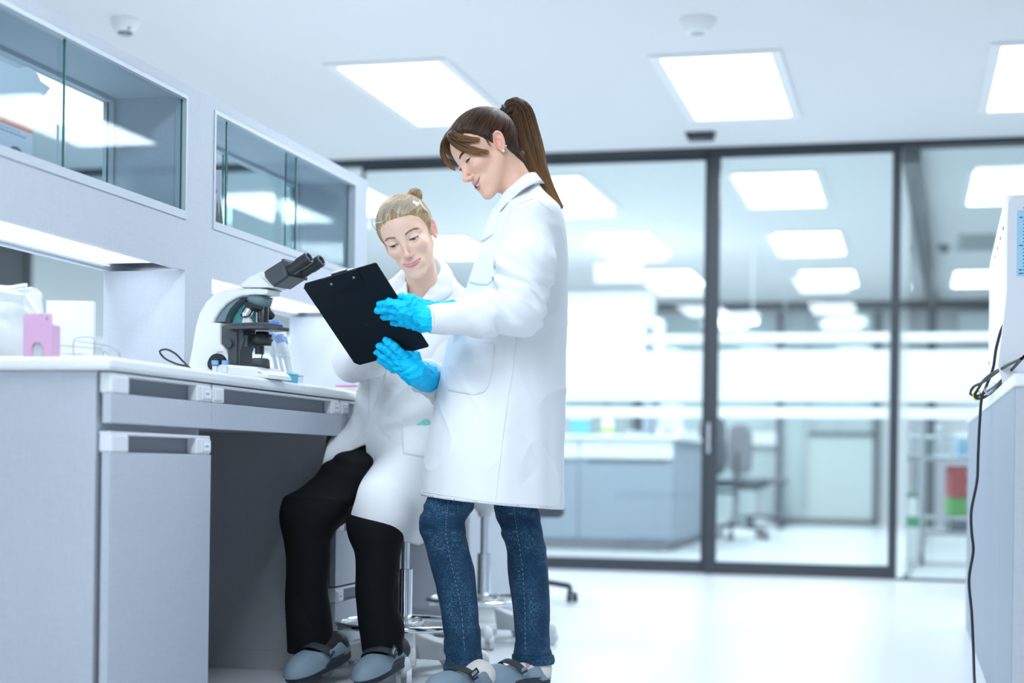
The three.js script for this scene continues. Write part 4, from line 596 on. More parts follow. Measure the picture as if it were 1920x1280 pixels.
function headMatrix(O, yaw, pitch, roll, s) { const R = new THREE.Matrix4().makeRotationY(yaw * RAD).multiply(new THREE.Matrix4().makeRotationX(pitch * RAD)).multiply(new THREE.Matrix4().makeRotationZ(roll * RAD)); return new THREE.Matrix4().makeTranslation(O.x, O.y, O.z).multiply(R).multiply(new THREE.Matrix4().makeScale(s * 0.01, s * 0.01, s * 0.01)); }
function skinAt(H, x, y, z0 = 13) { let z = z0; for (let i = 0; i < 90; i++) { const d = H.f(x, y, z); if (d < 0.01) break; z -= Math.max(0.02, d * 0.6); } return z; }
function lashes(H, side, r0) { const out = [], ec = H.eyeC[0]; for (let i = 0; i <= 16; i++) { const ex = lerp(-1.2, 1.36, i / 16), y = ec.y + H.yu(ex) + 0.09; out.push(V3((3.12 + ex) * side, y - 0.04, skinAt(H, 3.12 + ex, y) + 0.05)); } const g = tube(out, r0, 40, 6), p = g.attributes.position; return g; }
function brows(H, side, colr, seed) { const q = rng(seed), out = []; for (let i = 0; i < 150; i++) { const t = q() ** 0.8, w = (0.33 - 0.2 * t) * H.browW, off = (q() * 2 - 1) * w * 0.85, x = 1.35 + 3.5 * t, y = H.browY(t) + off, dir = lerp(1.1, -0.1, t) - off * 0.8, L = lerp(0.55, 0.75, q()), pts = []; for (let k = 0; k <= 4; k++) { const a = k / 4 * L, X = x + Math.cos(dir) * a, Y = y + Math.sin(dir) * a * 0.7; pts.push(V3(X * side, Y, skinAt(H, X, Y) + 0.02 + 0.03 * Math.sin(k * 0.7))); } out.push({ pts, r: 0.045 }); } return strands(out, 0.045, 4, 4, (i) => colr.map((c) => c * (0.7 + 0.7 * hash3(i, 5, 1)))); }
// a clog: own axes, toe along +x, sole at y = 0, metres
function makeClog(parent, print) {
  const L = 0.135, top = (x) => 0.062 * sstep(0.14, 0.085, x) + 0.012;
  const halfW = (x) => x > 0 ? 0.05 * Math.sqrt(Math.max(0, 1 - (x / 0.14) ** 2.6)) : 0.05 * Math.sqrt(Math.max(0, 1 - (x / 0.132) ** 4)) * (1 - 0.12 * sstep(-0.02, -0.1, x));
  const out = (x, z) => { const w = halfW(clamp(x, -0.13, 0.139)); return (Math.abs(z) - w) * 0.8; };
  const upper = (x, y, z) => { const fr = sEll(x, y, z, 0.055, 0.014, 0, 0.09, 0.056, 0.052), hl = sEll(x, y, z, -0.06, 0.02, 0, 0.075, 0.062, 0.045); let d = smin(fr, hl, 0.03); d = smax(d, -sEll(x, y, z, -0.035, 0.075, 0, 0.075, 0.06, 0.033), 0.008); d = smax(d, -sEll(x, y, z, -0.03, 0.03, 0, 0.085, 0.03, 0.03), 0.006); d = smax(d, y - lerp(0.09, 0.058, sstep(0.03, -0.1, x)), 0.01); d = smax(d, 0.016 - y, 0.004); const rim = Math.abs(hyp(x - 0.06, y * 0.6) - 0.072); return d - 0.0012 * sstep(0.006, 0.001, Math.abs(y - 0.03 - 0.1 * (x - 0.02))) * 0 ; };
  const sole = (x, y, z) => { let d = smax(out(x, z), Math.abs(y - 0.013) - 0.0135 - 0.007 * sstep(0.02, -0.12, x), 0.006); d = smax(d, Math.max(x - 0.133, -0.127 - x), 0.008); return d + 0.0012 * Math.sin(y * 900) * sstep(-0.02, -0.09, x); };
  const g = new THREE.Group(); g.name = numbered('clog'); parent.add(g);
  mesh('upper', nets(upper, [-0.15, -0.01, -0.07], [0.16, 0.11, 0.07], 0.0042), MP.clog, g); mesh('sole', nets(sole, [-0.15, -0.015, -0.07], [0.16, 0.05, 0.07], 0.0042), MP.sole, g);
  const st = []; for (let i = 0; i <= 20; i++) { const a = Math.PI * i / 20; st.push(V3(-0.002 + 0.022 * Math.sin(a), 0.046 + 0.028 * Math.sin(a), 0.05 * Math.cos(a))); }
  const pos = [], ind = [], uv = []; st.forEach((p, i) => { const a = Math.PI * i / 20, n = V3(0.4 * Math.sin(a), Math.sin(a), Math.cos(a)).normalize(), w = V3(1, -0.35, 0).normalize(); for (const [s, h] of [[-0.011, 0], [-0.011, 0.004], [0.011, 0.004], [0.011, 0]]) { const q = p.clone().addScaledVector(w, s).addScaledVector(n, h); pos.push(q.x, q.y, q.z); uv.push(i / 20, 0); } });
  for (let i = 0; i < 20; i++) for (let k = 0; k < 4; k++) { const a = i * 4 + k, b = i * 4 + (k + 1) % 4; ind.push(a, a + 4, b, b, a + 4, b + 4); }
  const sg = new THREE.BufferGeometry(); sg.setAttribute('position', new THREE.Float32BufferAttribute(pos, 3)); sg.setAttribute('uv', new THREE.Float32BufferAttribute(uv, 2)); sg.setIndex(ind); sg.computeVertexNormals();
  const s = mesh('strap', sg, MP.sole, g); s.userData.label = 'black heel strap';
  for (const k of [-1, 1]) mesh('strap_rivet', cyl(0.012, 0.012, 0.004, 18).rotateX(Math.PI / 2).translate(-0.002, 0.05, 0.051 * k), MP.clog, s);
  if (print) { const pg = new THREE.PlaneGeometry(0.044, 0.0165); if (print < 0) pg.rotateY(Math.PI); pg.rotateZ(print > 0 ? 0.35 : -0.35); pg.rotateX(-0.42 * print); mesh('strap_print', pg.translate(0.006, 0.0635, 0.0525 * print), MP.strapPrint, s).userData.label = 'pale lettering on the strap'; }
  return g;
}
function setClog(g, toe, heel, rollA = 0) { const d = toe.clone().sub(heel), yaw = Math.atan2(-d.z, d.x), pitch = Math.atan2(d.y, hyp(d.x, d.z)); g.position.copy(toe.clone().add(heel).multiplyScalar(0.5)); g.rotation.order = 'YZX'; g.rotation.set(rollA, yaw, pitch); }
// a gloved hand: fingers are chains of joints (person's frame), palm joints, cuff line
function gloveGeo(h) {
  const f = (x, y, z) => { let d = 1e9; for (const [a, b, ra, rb] of h.palm) { const e = sCap(x, y, z, a, b, ra, rb); d = d > 1e8 ? e : smin(d, e, 0.016); }
    let fg = 1e9; for (const F_ of h.fingers) { const e = sChain(x, y, z, F_.p, F_.r, 0.004); fg = smin(fg, e, 0.0022); } d = smin(d, fg, 0.006);
    for (const [a, b, ra, rb] of h.cuff) d = smin(d, sCap(x, y, z, a, b, ra, rb), 0.012);
    d += 0.0006 * noise3(x * 120, y * 120, z * 120) - 0.0022 * (1 - Math.abs(noise3(x * 52 + y * 30, y * 62 - x * 24, z * 46))) ** 7 + 0.0014 * (1 - Math.abs(noise3(x * 80 - y * 60 + 7, y * 80 + x * 30, z * 70))) ** 8 + 0.0009 * Math.sin((x * h.fold[0] + y * h.fold[1]) * 260 + 3 * noise3(x * 40, y * 40, z * 40));
    if (h.cut) d = smax(d, h.cut(x, y, z), 0.003); return d; };
  const pts = [...h.palm.flatMap((p) => [p[0], p[1]]), ...h.fingers.flatMap((q) => q.p), ...h.cuff.flatMap((p) => [p[0], p[1]])], lo = [1e9, 1e9, 1e9], hi = [-1e9, -1e9, -1e9]; for (const p of pts) { ['x', 'y', 'z'].forEach((k, i) => { lo[i] = Math.min(lo[i], p[k] - 0.06); hi[i] = Math.max(hi[i], p[k] + 0.06); }); }
  return nets(f, lo, hi, 0.0022);
}
// the clipboard's plane, shared by the board and the hands that hold it: corners at their own depths
const CB = { TL: P(563, 531, 4.27), TR: P(703, 489.5, 4.163), BL: P(664, 684, 4.437), BR: P(813.5, 655, 4.33) };
CB.o = CB.TL.clone().add(CB.TR).add(CB.BL).add(CB.BR).multiplyScalar(0.25); CB.x = CB.TR.clone().sub(CB.TL).normalize(); CB.y = CB.TL.clone().sub(CB.BL); CB.y.addScaledVector(CB.x, -CB.y.dot(CB.x)).normalize(); CB.n = CB.x.clone().cross(CB.y).normalize();
CB.w = CB.TR.distanceTo(CB.TL); CB.h = CB.TL.distanceTo(CB.BL);
function boardDepth(u, v) { const a = camera.position, r = P(u, v, 1).sub(a); return CB.n.dot(CB.o.clone().sub(a)) / CB.n.dot(r); }

function collarBand(L, up, lo, c, parent, name = 'collar') { // a folded band between two curves, thick enough to stand
  const n = 48, pos = [], ind = [], uv = [], cu = new THREE.CatmullRomCurve3(up.map((p) => L(...p))).getPoints(n), cl = new THREE.CatmullRomCurve3(lo.map((p) => L(...p))).getPoints(n), c0 = L(...c);
  for (let i = 0; i <= n; i++) { const o = cl[i].clone().sub(c0).setY(0).normalize(), ring = [cl[i].clone().addScaledVector(o, -0.014), cu[i].clone().addScaledVector(o, -0.006).add(V3(0, -0.012, 0)), cu[i].clone().addScaledVector(o, -0.003), cu[i].clone().add(V3(0, 0.003, 0)), cu[i].clone().addScaledVector(o, 0.004), cl[i].clone().lerp(cu[i], 0.5).addScaledVector(o, 0.0045), cl[i].clone().addScaledVector(o, 0.003), cl[i].clone().addScaledVector(o, -0.014)]; for (const p of ring) { pos.push(p.x, p.y, p.z); uv.push(p.x, p.y); } }
  const K = 8; for (let i = 0; i < n; i++) for (let k = 0; k < K - 1; k++) { const a = i * K + k; ind.push(a, a + K, a + 1, a + 1, a + K, a + K + 1); } const gq = new THREE.BufferGeometry(); gq.setAttribute('position', new THREE.Float32BufferAttribute(pos, 3)); gq.setAttribute('uv', new THREE.Float32BufferAttribute(uv, 2)); gq.setIndex(ind); gq.computeVertexNormals(); const m = MP.coat.clone(); m.side = THREE.DoubleSide; return mesh(name, gq, m, parent); }
// the standing woman
{
  const { g: W, L } = personFrame('standing brown-haired woman with a ponytail in a white lab coat, jeans and blue gloves, smiling at a clipboard', 935, 1295, 4.5);
  W.userData.label = 'standing woman, brown ponytail, white lab coat, jeans and blue gloves, smiling at the clipboard';
  const rowsOf = (rows) => loft(rows.map(([v, u0, u1, d, hz]) => { const a = L(u0, v, d), b = L(u1, v, d); return [(a.y + b.y) / 2, a.x, b.x, (a.z + b.z) / 2, hz]; }));
  // head
  const yaw = -63, pitch = 33, roll = 15, s = 1.03, O = L(914, 285, 4.5), MH = headMatrix(O, yaw, pitch, roll, s), inv = MH.clone().invert();
  const toH = (p) => p.clone().applyMatrix4(inv), nB = toH(L(984, 372, 4.5));
  const chest = [[toH(L(984, 392, 4.5)), toH(L(978, 470, 4.5)), 5, 8]];
  const H = makeHead({ smile: 1.25, open: 1, lipBack: 0.6, lid: [0.08, 0.4], neck: nB, chest, ears: 1, skin: [0.83, 0.505, 0.36], blush: [0.82, 0.39, 0.29], lip: [0.62, 0.2, 0.23], brow: [0.045, 0.028, 0.022], lash: [0.02, 0.014, 0.012], browArch: 0.6, browW: 1.5, groove: 1,
    hairline: [[9, 7.6], [7, 7.2], [5.2, 6.4], [3.4, 4.2], [1.6, 1.2], [0.4, -0.6], [-0.4, 2.0], [-2.0, 1.2], [-3.0, -3.6], [-5, -7.4], [-7, -10.4], [-10, -12]], hairThick: 0.75, knot: [0, 7.4, -8.6], hairA: [0.02, 0.012, 0.009], hairB: [0.075, 0.037, 0.02] });
  const face = placed(nets(H.f, [-9, -13.2, -11], [9, 12.5, 12], 0.135, H.colour, 0.01), MH);
  const yc = -12.9, lower = placed(nets((x, y, z) => smax(H.f(x, y, z), y - yc, 0.02), [-16, -34, -22], [16, -12.4, 12], 0.5, H.colour, 0.01), MH);
  // the rest of the body under the clothes
  const hipL = L(888, 800, 4.45), hipR = L(950, 800, 4.56), shL = L(990, 425, 4.38), shR = L(988, 425, 4.64);
  const bodyF = (x, y, z) => { let d = sCap(x, y, z, L_(980, 430), L_(950, 560), 0.1, 0.095); d = smin(d, sCap(x, y, z, L_(950, 560), L_(940, 780), 0.095, 0.115), 0.05); d = smin(d, sChain(x, y, z, legF, [0.05, 0.036, 0.03]), 0.04); d = smin(d, sChain(x, y, z, legR, [0.05, 0.036, 0.03]), 0.04); d = smin(d, sChain(x, y, z, armL, [0.04, 0.034, 0.024]), 0.03); return smin(d, sChain(x, y, z, armR, [0.04, 0.034, 0.024]), 0.03); };
  const cache = {}, L_ = (u, v) => cache[u + '_' + v] ??= L(u, v, 4.5), legF = [hipL, L(840, 1010, 4.44), L(872, 1262, 4.47)], legR = [hipR, L(985, 1030, 4.56), L(1003, 1250, 4.58)], armL = [shL, L(978, 575, 4.28), L(815, 600, 4.19)], armR = [shR, L(975, 570, 4.66), L(838, 592, 4.36)];
  const bodyG = nets(bodyF, [-0.35, 0.05, -0.35], [0.3, 1.5, 0.45], 0.016, () => [0.74, 0.43, 0.31]);
  const body = mesh('body', joinColored([face, lower, bodyG]), MP.skin, W);
  for (const k of [1, -1]) { const e = mesh('eye', placed(eyeMesh(1.22, [0.3, 0.36], [0.06, 0.035, 0.02]).translate(H.eyeC[0].x * k, H.eyeC[0].y, H.eyeC[0].z), MH), MP.eye, W); mesh('eyelashes', placed(lashes(H, k, 0.075), MH), MP.lash, e); mesh('eyebrow', placed(brows(H, k, [0.045, 0.028, 0.022], 60 + k), MH), MP.hair, body).userData.kind = 'stuff'; }
  { // upper teeth
    const t = []; for (let i = -4; i <= 4; i++) { const x = i * 0.46, w = Math.abs(i) < 2 ? 0.235 : 0.215; t.push(new RoundedBoxGeometry(w * 2, 0.62, 0.3, 2, 0.1).rotateY(x * 0.22).translate(x, H.mid(x) + 0.1, 8.2 - 0.15 * x * x)); }
    mesh('teeth', placed(merge(t), MH), phy(0.8, 0.76, 0.66, { roughness: 0.2 }), W); }
  const cap = placed(nets(H.hair, [-9, -13, -13], [9, 13, 12], 0.16, H.hairCol, 0.01), MH), hairM = mesh('hair', cap, MP.hair, W);
  const A = (x, y, z) => V3(x, y, z).applyMatrix4(MH), rr = rng(21), hc = (ci, tt = 0) => { const t = hash3(ci, 3, 7) ** 1.8; const g = sstep(0.25, 0.95, tt) * (0.35 + 0.65 * hash3(ci, 8, 8)); return [lerp(lerp(0.026, 0.17, t), 0.44, g), lerp(lerp(0.014, 0.076, t), 0.22, g), lerp(lerp(0.008, 0.034, t), 0.085, g)]; };
  const guideSet = (guide, n, spread, r, taper, seed, seg = 16) => { const q = rng(seed), cv = new THREE.CatmullRomCurve3(guide, false, 'centripetal'), out = []; for (let k = 0; k < n; k++) { const a = q() * 6.283, rad = Math.sqrt(q()), ox = Math.cos(a) * rad, oy = Math.sin(a) * rad, len = 1 - 0.4 * q() ** 2, pts = [], ph = q() * 6; for (let i = 0; i <= seg; i++) { const t = i / seg * len, p = cv.getPoint(t), T = cv.getTangent(t), U = V3(0, 0, 1).cross(T).normalize(), Wv = T.clone().cross(U), sp = spread(t), wob = 0.0016 * Math.sin(t * 9 + ph); pts.push(p.addScaledVector(U, ox * sp + wob).addScaledVector(Wv, oy * sp * 0.8 + wob * 0.6)); } out.push({ pts, r: r * (0.6 + 0.7 * q()) }); } return out; };
  // ponytail
  const tie = L(946, 209, 4.56), gp = [L(936, 215, 4.55), tie, L(961, 199, 4.57), L(974, 212, 4.58), L(986, 248, 4.585), L(997, 287, 4.58), L(1008, 318, 4.575), L(1024, 346, 4.57), L(1040, 369, 4.565), L(1055, 392, 4.56)];
  mesh('ponytail', strands(guideSet(gp, 1500, (t) => t < 0.1 ? 0.012 : 0.012 + 0.026 * sstep(0.1, 0.35, t) - 0.032 * sstep(0.5, 1, t), 0.0008, 1, 4, 20), 0.0008, 20, 4, hc), MP.hair, hairM).userData.kind = 'stuff';
  mesh('hair_tie', new THREE.TorusGeometry(0.0155, 0.0055, 10, 28).rotateY(Math.PI / 2).rotateZ(0.35).translate(tie.x, tie.y, tie.z), M.black, hairM);
  // curtain fringe and loose strands
  const bang = (pts, n, sp, seed) => guideSet(pts.map((p) => A(...p)), n, sp, 0.0008, 1, seed, 14);
  const wide = (t) => 0.0035 + 0.0075 * Math.sin(Math.PI * clamp(t * 0.85 + 0.1));
  mesh('fringe', strands([...bang([[0.3, 9.6, 6.0], [1.8, 8.4, 7.6], [3.4, 6.0, 8.2], [4.9, 3.4, 7.8], [6.2, 1.0, 6.4], [6.9, -0.7, 4.8], [7.1, -1.6, 3.2]], 200, wide, 31), ...bang([[0.3, 9.8, 5.6], [2.6, 8.8, 7.2], [4.6, 6.6, 7.2], [6.2, 4.2, 5.6], [7.2, 2.4, 3.4]], 130, wide, 32), ...bang([[-0.3, 9.6, 6.0], [-1.6, 9.0, 8.0], [-3.0, 7.2, 9.4], [-4.0, 5.0, 9.8], [-4.6, 2.8, 9.4], [-4.8, 1.0, 8.6]], 90, (t) => wide(t) * 0.7, 33), ...bang([[0.0, 10.1, 5.2], [-3.4, 9.0, 6.6], [-6.0, 6.0, 6.4], [-7.2, 3.2, 4.0]], 120, wide, 34), ...bang([[7.0, 2.6, 1.8], [7.35, 1.0, 1.9], [7.1, -0.8, 2.0]], 10, () => 0.0025, 35), ...bang([[5.6, -4.5, -5.6], [5.2, -5.6, -5.8], [5.1, -6.8, -5.8]], 10, () => 0.004, 36)], 0.0008, 14, 4, hc), MP.hair, hairM).userData.kind = 'stuff';
  { const sweep = [], q = rng(77), nrm = (p) => { const e = 0.1; return V3(H.base(p.x + e, p.y, p.z) - H.base(p.x - e, p.y, p.z), H.base(p.x, p.y + e, p.z) - H.base(p.x, p.y - e, p.z), H.base(p.x, p.y, p.z + e) - H.base(p.x, p.y, p.z - e)).normalize(); };
    const toSkin = (p, off) => { for (let m = 0; m < 3; m++) p.addScaledVector(nrm(p), -(H.base(p.x, p.y, p.z) - off) * 0.95); return p; };
    for (let i = 0; sweep.length < 2600 && i < 9000; i++) { const th = q() * 6.283, ph = Math.acos(lerp(-0.95, 1, q())), a = toSkin(V3(8 * Math.sin(ph) * Math.cos(th), 10 * Math.cos(ph) + 2, 8 * Math.sin(ph) * Math.sin(th) - 1), 0.3), h = a.y - H.hlY(a.z); if (h < -0.1 || a.z < -9.5) continue; const b = V3((q() - 0.5) * 1.6, 7.2 + (q() - 0.5) * 1.6, -8.8), pts = [], lift = 0.42 + 0.4 * q();
      for (let k = 0; k <= 12; k++) { const t = k / 12, p = a.clone().lerp(b, t); p.y += 1.4 * Math.sin(Math.PI * t) * sstep(8, -2, Math.abs(a.x)) ; toSkin(p, 0.75 * sstep(-0.1, 2.2, p.y - H.hlY(p.z)) + 0.03 + lift * 0.3 * sstep(0, 0.15, t)); pts.push(p.applyMatrix4(MH)); } sweep.push({ pts, r: 0.0005 * (0.6 + 0.8 * q()) }); }
    mesh('combed_strands', strands(sweep, 0.0008, 12, 4, (ci) => hc(ci, 0)), MP.hair, hairM).userData.kind = 'stuff'; }
  for (const [x, y, z, r] of [[7.35, -3.35, -0.1, 0.34], [7.65, -2.6, -1.5, 0.2]]) mesh('earring', placed(new THREE.SphereGeometry(r, 18, 12).translate(x + 0.25, y, z), MH), MP.pearl, body);
  // lab coat
  const T = rowsOf([[338, 968, 1010, 4.5, 0.05], [352, 952, 1016, 4.5, 0.066], [372, 938, 1034, 4.5, 0.115], [395, 926, 1053, 4.5, 0.17], [430, 912, 1062, 4.5, 0.188], [480, 894, 1066, 4.5, 0.19], [530, 877, 1066, 4.5, 0.186], [590, 858, 1065, 4.5, 0.18], [650, 838, 1063, 4.5, 0.182], [740, 820, 1063, 4.5, 0.19], [850, 801, 1061, 4.5, 0.2], [930, 791, 1060, 4.5, 0.206], [985, 784, 1059, 4.5, 0.21]]);
  const aL = [L(995, 420, 4.38), L(988, 500, 4.3), L(972, 580, 4.26), L(905, 592, 4.225), L(800, 600, 4.18)], rL = [0.062, 0.074, 0.066, 0.052, 0.0365], aR = [L(985, 420, 4.63), L(985, 560, 4.66), L(850, 592, 4.38)], rR = [0.062, 0.066, 0.04];
  const wE = L(803, 599, 4.18), wD = L(905, 592, 4.225).sub(wE).normalize(), wE2 = L(853, 592, 4.385), wD2 = L(985, 560, 4.66).sub(wE2).normalize(), hemA = L(792, 928, 4.5), hemB = L(1059, 954, 4.5), hn = V3(-(hemB.y - hemA.y), hemB.x - hemA.x, 0).normalize(), hemZ = -0.10, elb = L(952, 548, 4.26);
  const shell = (x, y, z) => { const fold = -0.003 * (1 - Math.abs(noise3(x * 8 + y * 5, y * 4 - x * 5, z * 7 + 9))) ** 10 + 0.008 * sstep(1.05, 0.55, y) * (noise3(x * 9, y * 1.2, z * 9 + 4) + 0.5 * noise3(x * 20, y * 2.4, z * 20)) + 0.002 * (1 - Math.abs(noise3(x * 10 + y * 7, y * 8 - x * 6, z * 10))) ** 3; let d = T.f(x, y, z) + fold;
    let a = sChain(x, y, z, aL, rL, 0.03); const de = hyp(x - elb.x, y - elb.y, z - elb.z); a += 0.012 * Math.exp(-((de / 0.1) ** 2)) * Math.sin((x * 0.8 + y * 1.0) * 120 + 4 * noise3(x * 12, y * 12, z * 12)) + 0.005 * noise3(x * 20 + y * 10, y * 26 - x * 8, z * 20); a = smax(a, -(x - wE.x) * wD.x - (y - wE.y) * wD.y - (z - wE.z) * wD.z, 0.004);
    let b = sChain(x, y, z, aR, rR, 0.03) + 0.003 * noise3(x * 22, y * 30, z * 22); b = smax(b, -(x - wE2.x) * wD2.x - (y - wE2.y) * wD2.y - (z - wE2.z) * wD2.z, 0.004);
    d = smin(d, a, 0.018); return smin(d, b, 0.018); };
  const coatF = (x, y, z) => { let d = shell(x, y, z); const d0 = d, hem = (hemA.x - x) * hn.x + (hemA.y - y + hemZ * (z - hemA.z) * 0.1) * hn.y; d = Math.max(d, hem); const inn = d0 + 0.014; if (y < 0.62) d = Math.max(d, -Math.max(inn, y - 0.6)); return d; };
  const coat = mesh('lab_coat', nets(coatF, [-0.3, 0.42, -0.32], [0.28, 1.5, 0.45], 0.0062), MP.coat, W);
  const cuff = (n, p, dir, r) => { const gq = new THREE.TorusGeometry(r, 0.0035, 8, 32); gq.applyQuaternion(new THREE.Quaternion().setFromUnitVectors(V3(0, 0, 1), dir)); return mesh(n, gq.translate(p.x, p.y, p.z), MP.coat, coat); };
  cuff('cuff', wE.clone().addScaledVector(wD, 0.004), wD, 0.034);
  const q = (n, poly, th, rings) => mesh(n, patchOn(coatF, L, poly, 3.9, th, rings), MP.coat, coat);
  q('pocket', [[844, 638], [885, 640], [928, 644], [925, 682], [918, 720], [908, 735], [890, 740], [843, 733], [837, 727], [836, 702], [840, 668]], 0.003); q('chest_pocket', [[907, 454], [930, 457], [928, 508], [924, 526], [915, 534], [898, 534], [880, 529], [890, 495]], 0.003);
  q('lapel', [[944, 372], [956, 378], [941, 390], [938, 402], [925, 440], [908, 452], [903, 452], [914, 420], [924, 395]], 0.004);
  { // collar: a folded band round the neck
    const up = [[943, 366, 4.43], [957, 353, 4.41], [976, 335, 4.415], [991, 326, 4.46], [1003, 325, 4.52], [1003, 328, 4.58], [985, 338, 4.6], [960, 356, 4.56]], lo = [[935, 390, 4.4], [956, 377, 4.365], [978, 357, 4.355], [1000, 345, 4.41], [1018, 344, 4.52], [1016, 346, 4.61], [988, 356, 4.65], [955, 378, 4.6]];
    collarBand(L, up, lo, [985, 370, 4.5], coat); }
  for (const pts of [[[969, 632], [962, 690], [949, 768], [938, 860], [929, 936]], [[1000, 372], [970, 384], [950, 410], [940, 452], [937, 506]], [[1001, 345], [1003, 362], [1000, 372]], [[1003, 372], [1020, 384], [1037, 398]], [[793, 921], [860, 932], [925, 941], [1058, 949]], [[809, 580], [813, 622]]]) mesh('seam', lineOn(coatF, L, pts, 3.9, 0.0011, 60, 0.0003), MP.coat, coat);
  // jeans
  const jF = rowsOf([[780, 850, 960, 4.46, 0.11], [870, 822, 915, 4.45, 0.095], [915, 810, 900, 4.455, 0.086], [938, 802, 893, 4.45, 0.084], [955, 792, 886, 4.445, 0.082], [980, 785, 874, 4.44, 0.08], [1025, 797, 879, 4.445, 0.071], [1058, 806, 888, 4.45, 0.066], [1103, 818, 893, 4.455, 0.06], [1170, 830, 899, 4.46, 0.056], [1238, 834, 905, 4.47, 0.055], [1262, 833, 907, 4.47, 0.055]]), jR = rowsOf([[780, 900, 1025, 4.54, 0.11], [900, 920, 1006, 4.55, 0.088], [952, 926, 1009, 4.55, 0.082], [978, 934, 1015, 4.555, 0.076], [1002, 941, 1019, 4.56, 0.07], [1030, 949, 1024, 4.56, 0.066], [1074, 952, 1028, 4.565, 0.06], [1138, 961, 1031, 4.57, 0.056], [1200, 965, 1032, 4.58, 0.055], [1243, 964, 1036, 4.58, 0.055]]);
  const wrinkle = (x, y, z, k) => 0.0065 * sstep(0.28, 0.6, y) * noise3(x * 14, y * 48 + x * 20, z * 14 + k) + 0.006 * sstep(0.24, 0.1, y) * noise3(x * 12, y * 50, z * 12 + k) + 0.0012 * noise3(x * 40, y * 40, z * 40);
  const jeansF = (x, y, z) => { let d = smin(jF.f(x, y, z) + wrinkle(x, y, z, 1), jR.f(x, y, z) + wrinkle(x, y, z, 8), 0.02); return d; };
  const jl = L(835, 1262, 4.47).y, jr = L(1000, 1241, 4.58).y, jm = (L(905, 1100, 4.47).x + L(955, 1100, 4.56).x) / 2;
  const jeansC = (x, y, z) => { let d = jeansF(x, y, z); const hem = x < jm ? jl : jr; d = Math.max(d, hem - y); const inn = jeansF(x, y, z) + 0.012; if (y < hem + 0.06) d = Math.max(d, -Math.max(inn, y - hem - 0.05)); return d; };
  const cF = L(862, 1100, 4.46), cR = L(990, 1100, 4.57), uvJ = (x, y, z) => { const c = x - (y - 0.3) * 0.12 < jm ? cF : cR, k = c === cF ? -0.16 : -0.1; return [Math.atan2(x - c.x - k * (y - c.y) * 0.6, z - c.z) * 0.062 + (c === cF ? 0 : 0.5), y]; };
  const jeans = mesh('jeans', nets(jeansC, [-0.28, 0.03, -0.25], [0.22, 0.8, 0.25], 0.0052, null, 1, uvJ), MP.denim, W);
  for (const pts of [[[843, 945], [839, 990], [850, 1060], [866, 1130], [876, 1225], [879, 1240]], [[968, 952], [972, 985], [984, 1060], [989, 1140], [990, 1222]]]) mesh('seam', lineOn(jeansF, L, pts, 3.9, 0.0013, 60), MP.denimDark, jeans);
  for (const pts of [[[840, 945], [836, 990], [847, 1060], [863, 1130], [872, 1225]], [[964, 952], [968, 985], [979, 1060], [984, 1140], [985, 1222]]]) { const cv = new THREE.CatmullRomCurve3(pts.map(([a, b]) => V3(a, b, 0))).getPoints(70), st = []; for (let i = 0; i + 1 < cv.length; i += 2) st.push(lineOn(jeansF, L, [[cv[i].x, cv[i].y], [cv[i + 1].x, cv[i + 1].y]], 3.9, 0.0009, 2, 0.0004)); const m = mesh('stitching', merge(st), MP.stitch, jeans); m.userData.kind = 'stuff'; }
  for (const [lf, yy, x0, x1] of [[jF, jl, L(826, 1260, 4.47).x, L(914, 1260, 4.47).x], [jR, jr, L(957, 1240, 4.58).x, L(1044, 1240, 4.58).x]]) { const hemF = (x, y, z) => { const f = lf.f(x, y, z) + wrinkle(x, y, z, lf === jF ? 1 : 8); return Math.max(f - 0.0042 - 0.0008 * Math.sin((x + z) * 420), -(f + 0.006), y - yy - 0.022, yy - 0.004 - y); }; mesh('hem', nets(hemF, [x0 - 0.03, yy - 0.02, -0.2], [x1 + 0.03, yy + 0.04, 0.2], 0.0035, null, 1, uvJ), MP.denim, jeans); }
  // socks and clogs
  const heart = canvasTex(128, 128, (c) => { c.clearRect(0, 0, 128, 128); c.fillStyle = '#e9909a'; c.strokeStyle = '#3b5a52'; c.lineWidth = 5; c.beginPath(); c.moveTo(64, 112); c.bezierCurveTo(10, 76, 18, 34, 44, 36); c.bezierCurveTo(56, 37, 62, 46, 64, 52); c.bezierCurveTo(66, 46, 72, 37, 84, 36); c.bezierCurveTo(110, 34, 118, 76, 64, 112); c.fill(); c.stroke(); c.fillStyle = '#3f7d5e'; c.beginPath(); c.ellipse(64, 28, 22, 7, 0.3, 0, 7); c.fill(); });
  MP.heart = std(1, 1, 1, { map: heart, transparent: true, roughness: 0.9 });
  for (const [an, toe, heel, print, hp] of [[L(872, 1262, 4.465), L(800, 1324, 4.24), L(922, 1305, 4.47), -1, [890, 1269]], [L(1006, 1246, 4.585), L(886, 1299, 4.42), L(1032, 1290, 4.6), 0, [990, 1250]]]) {
    toe.y = 0.012; heel.y = 0.012; const ax = toe.clone().sub(heel).normalize();
    const cg = makeClog(W, print); setClog(cg, toe, heel);
    const foot = (x, y, z) => { const a = heel.clone().addScaledVector(ax, 0.05); let d = sCap(x, y, z, V3(an.x, an.y + 0.02, an.z), V3(a.x, 0.055, a.z), 0.037, 0.036); return smin(d, sCap(x, y, z, V3(a.x, 0.05, a.z), heel.clone().addScaledVector(ax, 0.2).setY(0.045), 0.034, 0.026), 0.03) + 0.0012 * noise3(x * 50, y * 50, z * 50); };
    const c = an, sk = mesh('sock', nets(foot, [Math.min(toe.x, heel.x) - 0.05, 0, Math.min(toe.z, heel.z) - 0.09], [heel.x + 0.08, 0.19, Math.max(toe.z, heel.z) + 0.09], 0.0045), MP.sock, W);
